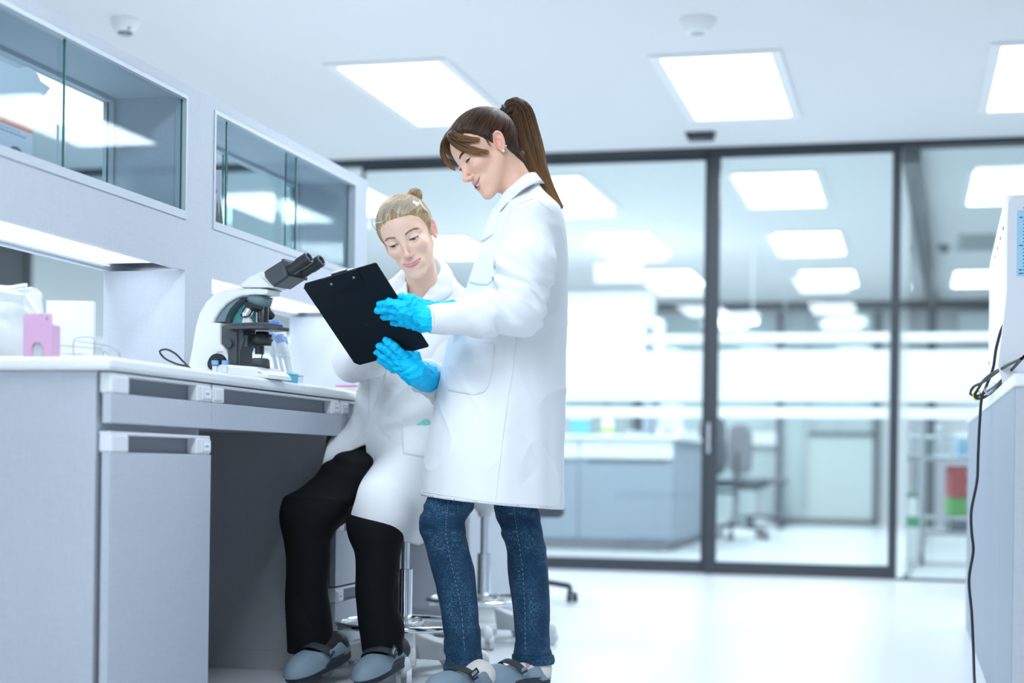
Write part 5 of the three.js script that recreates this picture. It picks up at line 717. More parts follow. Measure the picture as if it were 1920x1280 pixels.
    mesh('knitted_heart', patchOn(foot, L, [[hp[0] - 6, hp[1] - 6], [hp[0] + 6, hp[1] - 6], [hp[0] + 6, hp[1] + 6], [hp[0] - 6, hp[1] + 6]], 3.9, 0.0008, 3, 4), (() => { const m = MP.heart; return m; })(), sk);
    { const gq = sk.children[sk.children.length - 1].geometry, p = gq.attributes.position, uv = gq.attributes.uv; const a = L(hp[0] - 6, hp[1] + 6, 4.47), b = L(hp[0] + 6, hp[1] - 6, 4.47); for (let i = 0; i < p.count; i++) uv.setXY(i, clamp((p.getX(i) - a.x) / (b.x - a.x)), clamp((p.getY(i) - a.y) / (b.y - a.y))); }
  }
  // gloves
  const G = (u, v, off = 0) => L(u, v, boardDepth(u, v) - off);      // a point that far in front of the clipboard's back
  const fr = (a, b, c) => [a, b, c];
  const left = { palm: [[G(758, 580, 0.030), G(795, 590, 0.036), 0.021, 0.024], [G(760, 593, 0.026), G(798, 604, 0.034), 0.021, 0.021], [G(763, 602, 0.022), G(790, 612, 0.03), 0.016, 0.016], [G(775, 566, 0.022), G(798, 580, 0.034), 0.017, 0.02]],
    fingers: [{ p: [G(758, 573, 0.028), G(731, 567, 0.022), G(713, 571, 0.011)], r: [0.0135, 0.0118, 0.0098] }, { p: [G(758, 584, 0.03), G(728, 579, 0.023), G(709, 583, 0.011)], r: [0.0135, 0.0116, 0.0096] }, { p: [G(760, 595, 0.026), G(735, 592, 0.02), G(719, 594, 0.0105)], r: [0.0128, 0.0108, 0.0092] }, { p: [G(767, 605, 0.022), G(748, 605, 0.016), G(737, 605, 0.0095)], r: [0.0115, 0.0096, 0.0082] }, { p: [G(785, 575, 0.03), G(768, 559, 0.012), G(752, 556, -0.012), G(738, 558, -0.022)], r: [0.0145, 0.012, 0.0105, 0.009] }],
    cuff: [[G(793, 594, 0.036), L(806, 599, 4.18), 0.027, 0.034]], fold: [0.9, -0.5], cut: (x, y, z) => (x - wE.x) * wD.x + (y - wE.y) * wD.y + (z - wE.z) * wD.z - 0.008 };
  mesh('glove', gloveGeo(left), MP.glove, W);
  const B = (u, v, off) => L(u, v, boardDepth(u, v) + off);
  const right = { palm: [[B(770, 572, 0.03), B(800, 578, 0.05), 0.022, 0.022], [B(765, 588, 0.03), B(800, 592, 0.05), 0.022, 0.022]], fingers: [0, 1, 2, 3].map((i) => ({ p: [B(768, 566 + i * 9, 0.03), B(745, 561 + i * 9, 0.022), B(725, 563 + i * 9, 0.012)], r: [0.0125, 0.011, 0.0092] })).concat([{ p: [B(792, 576, 0.045), B(788, 566, 0.02), B(775, 562, 0.006)], r: [0.013, 0.011, 0.009] }]), cuff: [[B(798, 584, 0.05), L(865, 590, 4.405), 0.026, 0.042]], fold: [0.9, -0.4], cut: (x, y, z) => (x - wE2.x) * wD2.x + (y - wE2.y) * wD2.y + (z - wE2.z) * wD2.z - 0.03 };
  mesh('glove', gloveGeo(right), MP.glove, W);
}
// the seated woman
{
  const { g: W, L } = personFrame('seated blonde woman, clear goggles on her head, white lab coat and black trousers', 720, 1270, 4.75);
  const rowsOf = (rows) => loft(rows.map(([v, u0, u1, d, hz]) => { const a = L(u0, v, d), b = L(u1, v, d); return [(a.y + b.y) / 2, a.x, b.x, (a.z + b.z) / 2, hz]; }));
  const O = L(766, 442, 4.74), MH = headMatrix(O, -6, 22, 20, 1.03), inv = MH.clone().invert(), toH = (p) => p.clone().applyMatrix4(inv);
  const nB = toH(L(797, 545, 4.84)), chest = [[toH(L(797, 552, 4.86)), toH(L(787, 600, 4.93)), 5.2, 7.5], [toH(L(797, 565, 4.88)), toH(L(735, 572, 4.88)), 4.6, 4.0], [toH(L(797, 565, 4.88)), toH(L(850, 572, 4.88)), 4.6, 4.0]];
  const H = makeHead({ smile: 0.75, open: 0, lid: [0.1, 0.4], neck: nB, chest, ears: 1, skin: [0.85, 0.565, 0.425], blush: [0.84, 0.43, 0.37], lip: [0.66, 0.2, 0.27], brow: [0.2, 0.105, 0.065], lash: [0.03, 0.02, 0.018], browArch: 0.5, browW: 1.05, groove: 0.9,
    hairline: [[9, 7.3], [7.5, 6.9], [6, 6.1], [4.4, 4.4], [3.0, 2.0], [1.6, -0.2], [0.8, -1.6], [0.2, 0.6], [-0.6, 2.3], [-2.2, 1.2], [-3.4, -4.0], [-6, -6.5], [-10, -7]], hairThick: 0.6, knot: [4.2, 8.4, -5.2], hairA: [0.26, 0.165, 0.08], hairB: [0.66, 0.49, 0.28] });
  const face = placed(nets(H.f, [-9, -13.2, -11], [9, 12.5, 12], 0.135, H.colour, 0.01), MH), yc = -12.9;
  const lower = placed(nets((x, y, z) => smax(H.f(x, y, z), y - yc, 0.02), [-24, -34, -24], [24, -12.4, 12], 0.5, H.colour, 0.01), MH);
  const kR = L(575, 955, 4.62), kL = L(706, 985, 4.56), hR = L(712, 850, 4.93), hLf = L(790, 860, 4.93), aR_ = L(590, 1225, 4.66), aL_ = L(722, 1225, 4.6);
  const shR = L(713, 580, 4.9), shL = L(868, 578, 4.9), eR = L(661, 679, 4.84), eL = L(878, 765, 4.82), wL = L(808, 706, 4.52), hR_ = L(705, 632, 4.5);
  const spT = L(792, 600, 4.9), spB = L(752, 840, 4.95);
  const bodyF = (x, y, z) => { let d = sCap(x, y, z, spT, spB, 0.085, 0.1); for (const c of [[hR, kR, aR_], [hLf, kL, aL_]]) d = smin(d, sChain(x, y, z, c, [0.062, 0.045, 0.03]), 0.04); for (const c of [[shR, eR, hR_], [shL, eL, wL]]) d = smin(d, sChain(x, y, z, c, [0.036, 0.03, 0.022]), 0.03); return d; };
  const bodyG = nets(bodyF, [-0.35, 0.05, -0.4], [0.4, 1.2, 0.45], 0.016, () => [0.8, 0.5, 0.385]);
  const body = mesh('body', joinColored([face, lower, bodyG]), MP.skin, W);
  for (const k of [1, -1]) { const e = mesh('eye', placed(eyeMesh(1.22, [0.3, -0.12], [0.07, 0.1, 0.13]).translate(H.eyeC[0].x * k, H.eyeC[0].y, H.eyeC[0].z), MH), MP.eye, W); mesh('eyelashes', placed(lashes(H, k, 0.1), MH), MP.lash, e); mesh('eyebrow', placed(brows(H, k, [0.3, 0.18, 0.12], 70 + k), MH), MP.hair, body).userData.kind = 'stuff'; }
  // hair
  const hairM = mesh('hair', placed(nets(H.hair, [-9, -9, -12], [9, 13, 12], 0.16, H.hairCol, 0.01), MH), MP.hair, W);
  const hc = (ci) => { const t = hash3(ci, 9, 4); return [lerp(0.24, 0.74, t), lerp(0.155, 0.56, t), lerp(0.075, 0.33, t)]; };
  { const sweep = [], q = rng(99), nrm = (p) => { const e = 0.1; return V3(H.base(p.x + e, p.y, p.z) - H.base(p.x - e, p.y, p.z), H.base(p.x, p.y + e, p.z) - H.base(p.x, p.y - e, p.z), H.base(p.x, p.y, p.z + e) - H.base(p.x, p.y, p.z - e)).normalize(); };
    const toSkin = (p, off) => { for (let m = 0; m < 3; m++) p.addScaledVector(nrm(p), -(H.base(p.x, p.y, p.z) - off) * 0.95); return p; };
    for (let i = 0; sweep.length < 2600 && i < 9000; i++) { const th = q() * 6.283, ph = Math.acos(lerp(-0.7, 1, q())), a = toSkin(V3(8 * Math.sin(ph) * Math.cos(th), 8 * Math.cos(ph) + 3, 8 * Math.sin(ph) * Math.sin(th) - 1), 0.2), h = a.y - H.hlY(a.z); if (h < -0.15) continue; const b = V3(4.2 + (q() - 0.5) * 2, 8.6 + (q() - 0.5) * 2, -5.2 + (q() - 0.5) * 2), pts = [], lift = 0.3 + 0.4 * q(), sw = (q() - 0.5) * 0.8;
      for (let k = 0; k <= 12; k++) { const t = k / 12, p = a.clone().lerp(b, t); p.x += sw * Math.sin(Math.PI * t); toSkin(p, 0.6 * sstep(-0.1, 2.2, p.y - H.hlY(p.z)) + 0.03 + lift * 0.25 * sstep(0, 0.15, t)); pts.push(p.applyMatrix4(MH)); } sweep.push({ pts, r: 0.00045 * (0.6 + 0.8 * q()) }); }
    mesh('combed_strands', strands(sweep, 0.0006, 12, 4, hc), MP.hair, hairM).userData.kind = 'stuff';
    // bun: coils of hair round the knot
    const bc = V3(4.9, 9.3, -5.6), coils = [], R0 = 1.75; for (let i = 0; i < 900; i++) { const a0 = q() * 6.283, tilt = q() * 6.283, inc = (q() - 0.5) * 1.9, rr = R0 * (0.75 + 0.5 * q()), len = 1.6 + 2.6 * q(), pts = []; const n1 = V3(Math.sin(inc) * Math.cos(tilt), Math.cos(inc), Math.sin(inc) * Math.sin(tilt)), u1 = V3(1, 0, 0.2).cross(n1).normalize(), u2 = n1.clone().cross(u1), hgt = (q() - 0.45) * 1.5; for (let k = 0; k <= 14; k++) { const a = a0 + len * k / 14, r2 = rr * (1 + 0.08 * Math.sin(a * 3 + i)); pts.push(bc.clone().addScaledVector(u1, Math.cos(a) * r2).addScaledVector(u2, Math.sin(a) * r2).addScaledVector(n1, hgt).applyMatrix4(MH)); } coils.push({ pts, r: 0.0006 * (0.6 + 0.8 * q()) }); }
    const bun = mesh('hair_bun', placed((() => { const f = (x, y, z) => sEll(x, y, z, bc.x, bc.y, bc.z, 2.0, 1.75, 2.0) + 0.18 * noise3(x * 2, y * 2, z * 2); return nets(f, [2, 6.4, -8.6], [8, 12.4, -2.6], 0.22, (x, y, z) => { const t = clamp(0.5 + noise3(x * 4, y * 4, z * 4)); return [lerp(0.2, 0.5, t), lerp(0.125, 0.36, t), lerp(0.06, 0.2, t)]; }, 0.01); })(), MH), MP.hair, hairM); mesh('bun_coils', strands(coils, 0.0008, 14, 4, hc), MP.hair, bun).userData.kind = 'stuff'; }
  for (const [x, y, z, r] of [[7.0, -3.3, -0.2, 0.22], [7.3, -2.7, -1.3, 0.15]]) mesh('earring', placed(new THREE.SphereGeometry(r, 16, 12).translate(x + 0.2, y, z), MH), M.chrome, body);
  mesh('earring', placed(new THREE.TorusGeometry(0.42, 0.1, 8, 20).rotateY(1.2).translate(7.15, -3.8, -0.2), MH), M.chrome, body);
  // clear goggles pushed up over the hair
  { const gg = new THREE.Group(); gg.name = numbered('safety_goggles'); W.add(gg);
    const off = (x, y, z) => H.base(x, y, z), onto = (x, y, lift) => { let z = 13; for (let i = 0; i < 120; i++) { const d = off(x, y, z); if (d < lift) break; z -= Math.max(0.02, (d - lift) * 0.7); } return z; };
    const top = (t) => 11.9 - 3.2 * Math.abs(t) ** 2, low = (t) => { const a = Math.abs(t); return 8.9 - 1.2 * a + 1.5 * Math.exp(-((t / 0.17) ** 2)) - 0.7 * Math.exp(-(((a - 0.5) / 0.34) ** 2)) + 0.5 * a ** 5; };
    const NU = 64, NV = 10, pos = [], ind = [], uv = [], pt = (t, s) => { const x = t * 7.6, y = lerp(low(t), top(t), s), zc = onto(x * 0.86, y, 1.0); return V3(x, y, Math.max(zc, 2.2 * (1 - Math.abs(t)) + 2.6)); };
    for (let i = 0; i <= NU; i++) for (let k = 0; k <= NV; k++) { const p = pt(i / NU * 2 - 1, k / NV); pos.push(p.x, p.y, p.z); uv.push(i / NU, k / NV); } for (let i = 0; i < NU; i++) for (let k = 0; k < NV; k++) { const a = i * (NV + 1) + k; ind.push(a, a + NV + 1, a + 1, a + 1, a + NV + 1, a + NV + 2); }
    const g = new THREE.BufferGeometry(); g.setAttribute('position', new THREE.Float32BufferAttribute(pos, 3)); g.setAttribute('uv', new THREE.Float32BufferAttribute(uv, 2)); g.setIndex(ind); g.computeVertexNormals();
    const lens = phy(0.97, 0.985, 0.99, { transmission: 0.93, thickness: 0, roughness: 0.02, ior: 1.58, side: THREE.DoubleSide }); mesh('lens', placed(g, MH), lens, gg);
    const rim = phy(0.86, 0.9, 0.93, { transmission: 0.7, thickness: 0, roughness: 0.08, ior: 1.6 });
    const edge = []; for (let i = 0; i <= 60; i++) edge.push(pt(i / 30 - 1, 1)); const e2 = []; for (let i = 0; i <= 60; i++) e2.push(pt(i / 30 - 1, 0));
    mesh('rim', placed(tube(edge, 0.1, 80, 8), MH), rim, gg); mesh('rim', placed(tube(e2, 0.08, 80, 8), MH), rim, gg);
    for (const k of [1, -1]) mesh('temple_arm', placed(tube([pt(0.98 * k, 0.9), V3(7.9 * k, 6.9, 3.0), V3(8.05 * k, 5.0, 0.9), V3(7.9 * k, 2.9, -1.0), V3(7.2 * k, 0.8, -2.6)], 0.2, 40, 8), MH), M.white, gg); }
  // lab coat
  const T = rowsOf([[488, 775, 822, 4.86, 0.045], [505, 756, 838, 4.87, 0.062], [525, 732, 858, 4.88, 0.08], [550, 708, 876, 4.89, 0.095], [585, 694, 886, 4.9, 0.112], [640, 692, 876, 4.91, 0.122], [700, 678, 862, 4.92, 0.13], [750, 668, 852, 4.93, 0.138], [800, 652, 852, 4.94, 0.15], [840, 642, 858, 4.945, 0.16], [885, 650, 858, 4.95, 0.15], [910, 665, 850, 4.95, 0.13]]);
  const sR = [shR, L(690, 640, 4.88), eR, L(700, 672, 4.66), L(716, 650, 4.5)], rR = [0.062, 0.062, 0.057, 0.05, 0.042], sL = [shL, L(878, 680, 4.88), eL, L(842, 735, 4.64), L(800, 705, 4.5)], rL = [0.062, 0.062, 0.06, 0.05, 0.043];
  const wE = L(799, 704, 4.505), wD = L(870, 758, 4.78).sub(wE).normalize(), drA = L(790, 862, 4.92), drB = L(716, 960, 4.6), drC = L(785, 1000, 4.68), drD = L(812, 905, 4.88);
  const Vp = [[761, 500], [762, 552], [770, 575], [790, 574], [834, 498], [818, 470], [770, 470]].map(([u, v]) => L(u, v, 4.8));
  const inPoly = (x, y, poly) => { let d = 1e9, s = 1; for (let i = 0, j = poly.length - 1; i < poly.length; j = i++) { const a = poly[i], b = poly[j], ex = b.x - a.x, ey = b.y - a.y, wx = x - a.x, wy = y - a.y, t = clamp((wx * ex + wy * ey) / (ex * ex + ey * ey)); d = Math.min(d, hyp(wx - ex * t, wy - ey * t)); if ((a.y > y) !== (b.y > y) && x < (b.x - a.x) * (y - a.y) / (b.y - a.y) + a.x) s = -s; } return s * d; };
  const neckZ = L(797, 520, 4.86).z - 0.03;
  // lower outline of the coat over the thighs, and the open front edge
  const keep = [[600, 400], [600, 780], [612, 800], [596, 878], [640, 850], [680, 832], [684, 890], [678, 930], [667, 966], [702, 984], [745, 1006], [790, 1019], [905, 960], [930, 400]].map(([u, v]) => L(u, v, 4.72));
  const fDir = (x, y, z) => -0.0035 * (1 - Math.abs(noise3(x * 7 - y * 8 + 2, y * 4 + x * 6, z * 6))) ** 9 + 0.006 * noise3(x * 11 - y * 9, y * 5 + x * 6, z * 10) + 0.0045 * (1 - Math.abs(noise3(x * 9 + y * 12, y * 7 - x * 9, z * 9 + 3))) ** 3;
  const btn = L(690, 812, 4.78), el = L(860, 735, 4.7);
  const shell = (x, y, z) => { const rad = Math.atan2(y - btn.y, x - btn.x), rd = hyp(x - btn.x, y - btn.y); let d = T.f(x, y, z) + fDir(x, y, z) + 0.007 * sstep(0.03, 0.1, rd) * sstep(0.32, 0.16, rd) * Math.sin(rad * 11) * (rad > 0.1 && rad < 1.6 ? 1 : 0);
    let e = smin(sCap(x, y, z, drA, drB, 0.112, 0.102), sCap(x, y, z, drD, drC, 0.1, 0.085), 0.06) + 0.005 * noise3(x * 8, y * 3, z * 8) ; d = smin(d, e, 0.05);
    d = smin(d, sCap(x, y, z, L_.a, L_.b, 0.085, 0.06) + 0.003 * noise3(x * 14, y * 14, z * 14), 0.04);
    let a = sChain(x, y, z, sR, rR, 0.03) + 0.005 * noise3(x * 16, y * 22, z * 16); d = smin(d, a, 0.02);
    let b = sChain(x, y, z, sL, rL, 0.03); const de = hyp(x - wE.x, y - wE.y, z - wE.z); b += 0.009 * noise3(x * 34, y * 34, z * 34) * sstep(0.17, 0.02, de) + 0.006 * noise3(x * 16, y * 16, z * 16) - 0.008 * Math.exp(-(((de - 0.05) / 0.035) ** 2)); b = smax(b, -(x - wE.x) * wD.x - (y - wE.y) * wD.y - (z - wE.z) * wD.z, 0.004); return smin(d, b, 0.02); };
  const L_ = { a: L(705, 835, 4.93), b: L(618, 862, 4.86) };
  const coatF = (x, y, z) => { let d = shell(x, y, z); if (y > 0.95 && z > neckZ - 0.08) { const v = inPoly(x, y, Vp); d = smax(d, -Math.max(v, neckZ - 0.06 - z), 0.003); } d = Math.max(d, inPoly(x, y, keep) > 0 ? inPoly(x, y, keep) : -1); return d; };
  const keepF = (x, y, z) => { let d = shell(x, y, z); if (y > 0.95 && z > neckZ - 0.08) { const v = inPoly(x, y, Vp); d = smax(d, -Math.max(v, neckZ - 0.06 - z), 0.003); } d = smax(d, inPoly(x, y, keep), 0.004); return d; };
  const coat = mesh('lab_coat', nets(keepF, [-0.3, 0.35, -0.42], [0.42, 1.27, 0.45], 0.0066), MP.coat, W);
  const q = (n, poly, th, rings, mm) => mesh(n, patchOn(keepF, L, poly, 4.1, th, rings), mm || MP.coat, coat);
  collarBand(L, [[812, 478, 4.95], [824, 488, 4.91], [829, 502, 4.85], [814, 530, 4.805], [790, 563, 4.775]], [[834, 492, 4.97], [845, 508, 4.92], [849, 525, 4.86], [842, 552, 4.81], [800, 578, 4.78]], [797, 540, 4.93], coat);
  collarBand(L, [[774, 490, 4.95], [764, 508, 4.87], [762, 532, 4.81], [764, 560, 4.775]], [[756, 503, 4.96], [740, 525, 4.9], [731, 548, 4.84], [745, 575, 4.79]], [797, 540, 4.93], coat);
  q('pocket', [[752, 801], [780, 796], [812, 796], [815, 842], [812, 858], [785, 856], [756, 850]], 0.004);
  mesh('front_edge', lineOn(keepF, L, [[763, 560], [745, 620], [728, 680], [712, 735], [698, 775], [687, 815]], 4.1, 0.0022, 60), MP.coat, coat); mesh('seam', lineOn(keepF, L, [[848, 512], [846, 535], [852, 560]], 4.1, 0.0012, 30), MP.coat, coat);
  for (const [u, v] of [[687, 813], [726, 727]]) { const p = (() => { const a = L(u, v, 4.1), dir = L(u, v, 5.1).sub(a).normalize(); let t = 0; for (let i = 0; i < 200; i++) { const c = a.clone().addScaledVector(dir, t), dd = keepF(c.x, c.y, c.z); if (dd < 0.0006) break; t += Math.max(dd * 0.6, 0.0006); } return a.addScaledVector(dir, t - 0.001); })(); const b = mesh('button', lathe([[0, 0.002], [0.004, 0.0022], [0.0062, 0.0034], [0.0078, 0.0026], [0.0082, 0.0008], [0.006, -0.001], [0, -0.001]], 24).rotateX(Math.PI / 2).translate(p.x, p.y, p.z), MP.button, coat); mesh('button_hole', [[-0.0015, 0.0015], [0.0015, 0.0015], [-0.0015, -0.0015], [0.0015, -0.0015]].map(([a, c]) => cyl(0.0007, 0.0007, 0.001, 8).rotateX(Math.PI / 2).translate(p.x + a, p.y + c, p.z + 0.0024)), M.plasticGrey, b).userData.kind = 'stuff'; }
  const slip = thing('paper_slip', 'mint green paper corner sticking out of the seated woman\'s coat pocket', 'paper', [0, 0, 0]);
  { const g = patchOn(keepF, L, [[775, 799], [796, 785], [803, 786], [812, 797], [795, 802]], 4.1, 0.0035, 3); W.updateMatrixWorld(true); g.applyMatrix4(W.matrixWorld); mesh('sheet', g, std(0.25, 0.68, 0.62), slip); }
  // trousers
  const lo = rowsOf([[935, 535, 650, 4.66, 0.085], [965, 527, 640, 4.64, 0.082], [1000, 529, 619, 4.64, 0.078], [1048, 534, 623, 4.645, 0.074], [1110, 533, 617, 4.65, 0.072], [1177, 536, 623, 4.655, 0.074], [1232, 538, 630, 4.66, 0.077]]), ro = rowsOf([[955, 656, 752, 4.6, 0.08], [985, 655, 757, 4.57, 0.08], [1035, 666, 754, 4.575, 0.074], [1106, 665, 750, 4.585, 0.07], [1138, 668, 750, 4.59, 0.07], [1175, 671, 760, 4.6, 0.072], [1228, 677, 755, 4.605, 0.075]]);
  const hem1 = L(590, 1228, 4.6).y, hem2 = L(715, 1228, 4.6).y, split = L(645, 1100, 4.62).x;
  const thR = [L(722, 868, 4.94), L(652, 912, 4.8), L(585, 962, 4.66)], thL = [L(785, 880, 4.94), L(742, 935, 4.76), L(706, 985, 4.6)];
  const pF = (x, y, z) => { const w = 0.004 * noise3(x * 12, y * 10, z * 12) + 0.006 * (1 - Math.abs(noise3(x * 7 + y * 5, y * 6 - x * 3, z * 7))) ** 2 * sstep(0.55, 0.3, y); let d = smin(lo.f(x, y, z) + w, sChain(x, y, z, thR, [0.1, 0.088, 0.077], 0.04) + 0.004 * Math.sin(y * 130 + x * 40 + noise3(x * 9, y * 9, z * 9) * 3) * sstep(0.55, 0.7, y), 0.045); let e = smin(ro.f(x, y, z) + w, sChain(x, y, z, thL, [0.1, 0.086, 0.076], 0.04), 0.045); d = smin(d, e, 0.012); d = smin(d, sEll(x, y, z, L_.h.x, L_.h.y, L_.h.z, 0.15, 0.1, 0.12), 0.05); return d; };
  L_.h = L(752, 855, 4.96);
  const pC = (x, y, z) => { let d = pF(x, y, z); const hem = x < split ? hem1 : hem2; d = Math.max(d, hem - y + 0.06 * (x - (x < split ? L_.hx1 : L_.hx2)) * -0.6); const inn = pF(x, y, z) + 0.014; if (y < hem + 0.08) d = Math.max(d, -Math.max(inn, y - hem - 0.07)); return d; };
  L_.hx1 = L(580, 1228, 4.65).x; L_.hx2 = L(715, 1228, 4.6).x;
  mesh('trousers', nets(pC, [-0.36, 0.05, -0.42], [0.26, 0.86, 0.3], 0.0062), MP.trousers, W);
  // feet in clogs
  const cl = [[L(545, 1284, 4.5), L(650, 1222, 4.72), 0, 600, 1222, 4.66], [L(672, 1300, 4.42), L(758, 1232, 4.7), -1, 728, 1222, 4.61]];
  for (const [toe, heel, print, u, v, d] of cl) { if (toe.y < 0.014) toe.y = 0.014; const cg = makeClog(W, print); setClog(cg, toe, heel, print ? 0.12 : -0.05); const an = L(u, v, d), ax = toe.clone().sub(heel).normalize(), a = heel.clone().addScaledVector(ax, 0.06).add(V3(0, 0.04, 0)), b = heel.clone().addScaledVector(ax, 0.2).add(V3(0, 0.032, 0)); const f = (x, y, z) => smin(sCap(x, y, z, V3(an.x, an.y + 0.02, an.z), a, 0.035, 0.036), sCap(x, y, z, a, b, 0.034, 0.026), 0.03); mesh('sock', nets(f, [Math.min(a.x, b.x, an.x) - 0.06, -0.02, Math.min(a.z, b.z, an.z) - 0.07], [Math.max(a.x, b.x, an.x) + 0.06, an.y + 0.08, Math.max(a.z, b.z, an.z) + 0.07], 0.006), M.black, W); }
  // her gloved left hand holds the lower corner of the board
  const G = (u, v, off = 0) => L(u, v, boardDepth(u, v) - off);
  const left = { palm: [[G(752, 675, 0.024), G(778, 696, 0.04), 0.019, 0.022], [G(744, 684, 0.022), G(770, 706, 0.04), 0.018, 0.02], [G(760, 677, 0.026), G(788, 694, 0.038), 0.018, 0.022]],
    fingers: [{ p: [G(759, 670, 0.027), G(738, 649, 0.021), G(724, 638, 0.0115)], r: [0.0145, 0.0125, 0.0104] }, { p: [G(750, 675, 0.027), G(726, 656, 0.021), G(711, 648, 0.0105)], r: [0.0138, 0.0118, 0.0096] }, { p: [G(742, 683, 0.025), G(720, 668, 0.019), G(707, 660, 0.0105)], r: [0.013, 0.0112, 0.0094] }, { p: [G(737, 691, 0.022), G(721, 680, 0.017), G(713, 675, 0.0095)], r: [0.0118, 0.0102, 0.0086] }, { p: [G(784, 688, 0.03), G(780, 668, 0.006), G(766, 655, -0.014), G(752, 650, -0.022)], r: [0.0155, 0.0125, 0.011, 0.009] }],
    cuff: [[G(772, 694, 0.038), L(798, 705, 4.47), 0.03, 0.038], [G(780, 704, 0.038), L(804, 712, 4.5), 0.028, 0.036]], fold: [0.6, -0.8], cut: (x, y, z) => (x - wE.x) * wD.x + (y - wE.y) * wD.y + (z - wE.z) * wD.z - 0.006 };
  mesh('glove', gloveGeo(left), MP.glove, W);
  const B = (u, v, off) => L(u, v, boardDepth(u, v) + off);
  const right = { palm: [[B(704, 640, 0.032), B(714, 652, 0.05), 0.022, 0.024], [B(690, 640, 0.03), B(706, 654, 0.05), 0.02, 0.022]], fingers: [0, 1, 2, 3].map((i) => ({ p: [B(686 + i * 8, 634, 0.03), B(680 + i * 9, 618, 0.022), B(678 + i * 9, 604, 0.012)], r: [0.0125, 0.011, 0.0092] })).concat([{ p: [B(716, 642, 0.035), B(722, 630, 0.02), B(724, 618, 0.012)], r: [0.013, 0.011, 0.0095] }]), cuff: [[B(706, 646, 0.05), L(716, 652, 4.53), 0.026, 0.036]], fold: [0.3, 0.9] };
  mesh('glove', gloveGeo(right), MP.glove, W);
}
// ---------- the clipboard ----------
{
  const t = thing('clipboard', 'black clipboard held up between the two women by their blue gloves', 'clipboard', CB.o.toArray());
  t.quaternion.setFromRotationMatrix(new THREE.Matrix4().makeBasis(CB.x, CB.y, CB.n));
  const w = CB.w, h = CB.h, c = 0.012, o = [[-w / 2, -h / 2 + c], [-w / 2 + c, -h / 2], [w / 2 - 0.004, -h / 2], [w / 2, -h / 2 + 0.004], [w / 2, h / 2 - 0.004], [w / 2 - 0.004, h / 2], [-w / 2 + c, h / 2], [-w / 2, h / 2 - c]];
  const back = phy(0.004, 0.010, 0.016, { roughness: 0.5, specularIntensity: 0.4, bumpMap: rep(grain, 6), bumpScale: 0.0001 });
  mesh('board', extrude(o, 0.0035, 0.001, 4), back, t);
  const fl = extrude([[-0.052, -0.02], [0.052, -0.02], [0.056, 0.028], [-0.056, 0.028]], 0.0036, 0.0012); mesh('clip_plate', fl.translate(0.002, h / 2 - 0.028, 0.0032), back, t);
  for (const x of [-0.034, 0.038]) mesh('rivet', new THREE.SphereGeometry(0.0042, 16, 8, 0, 7, 0, Math.PI / 2).rotateX(Math.PI / 2).translate(x, h / 2 - 0.022, 0.0045), std(0.25, 0.27, 0.29, { roughness: 0.4, metalness: 1 }), t);
  mesh('clip', [box(-0.045, 0.045, h / 2 - 0.03, h / 2 - 0.002, -0.012, -0.003, 0.003), box(-0.024, 0.024, h / 2 - 0.006, h / 2 + 0.0035, -0.011, -0.003, 0.002)], std(0.3, 0.32, 0.35, { roughness: 0.35, metalness: 0.9 }), t);
  mesh('paper_sheet', box(-w / 2 + 0.012, w / 2 - 0.012, -h / 2 + 0.012, h / 2 - 0.025, -0.0032, -0.0022), M.white, t);
}
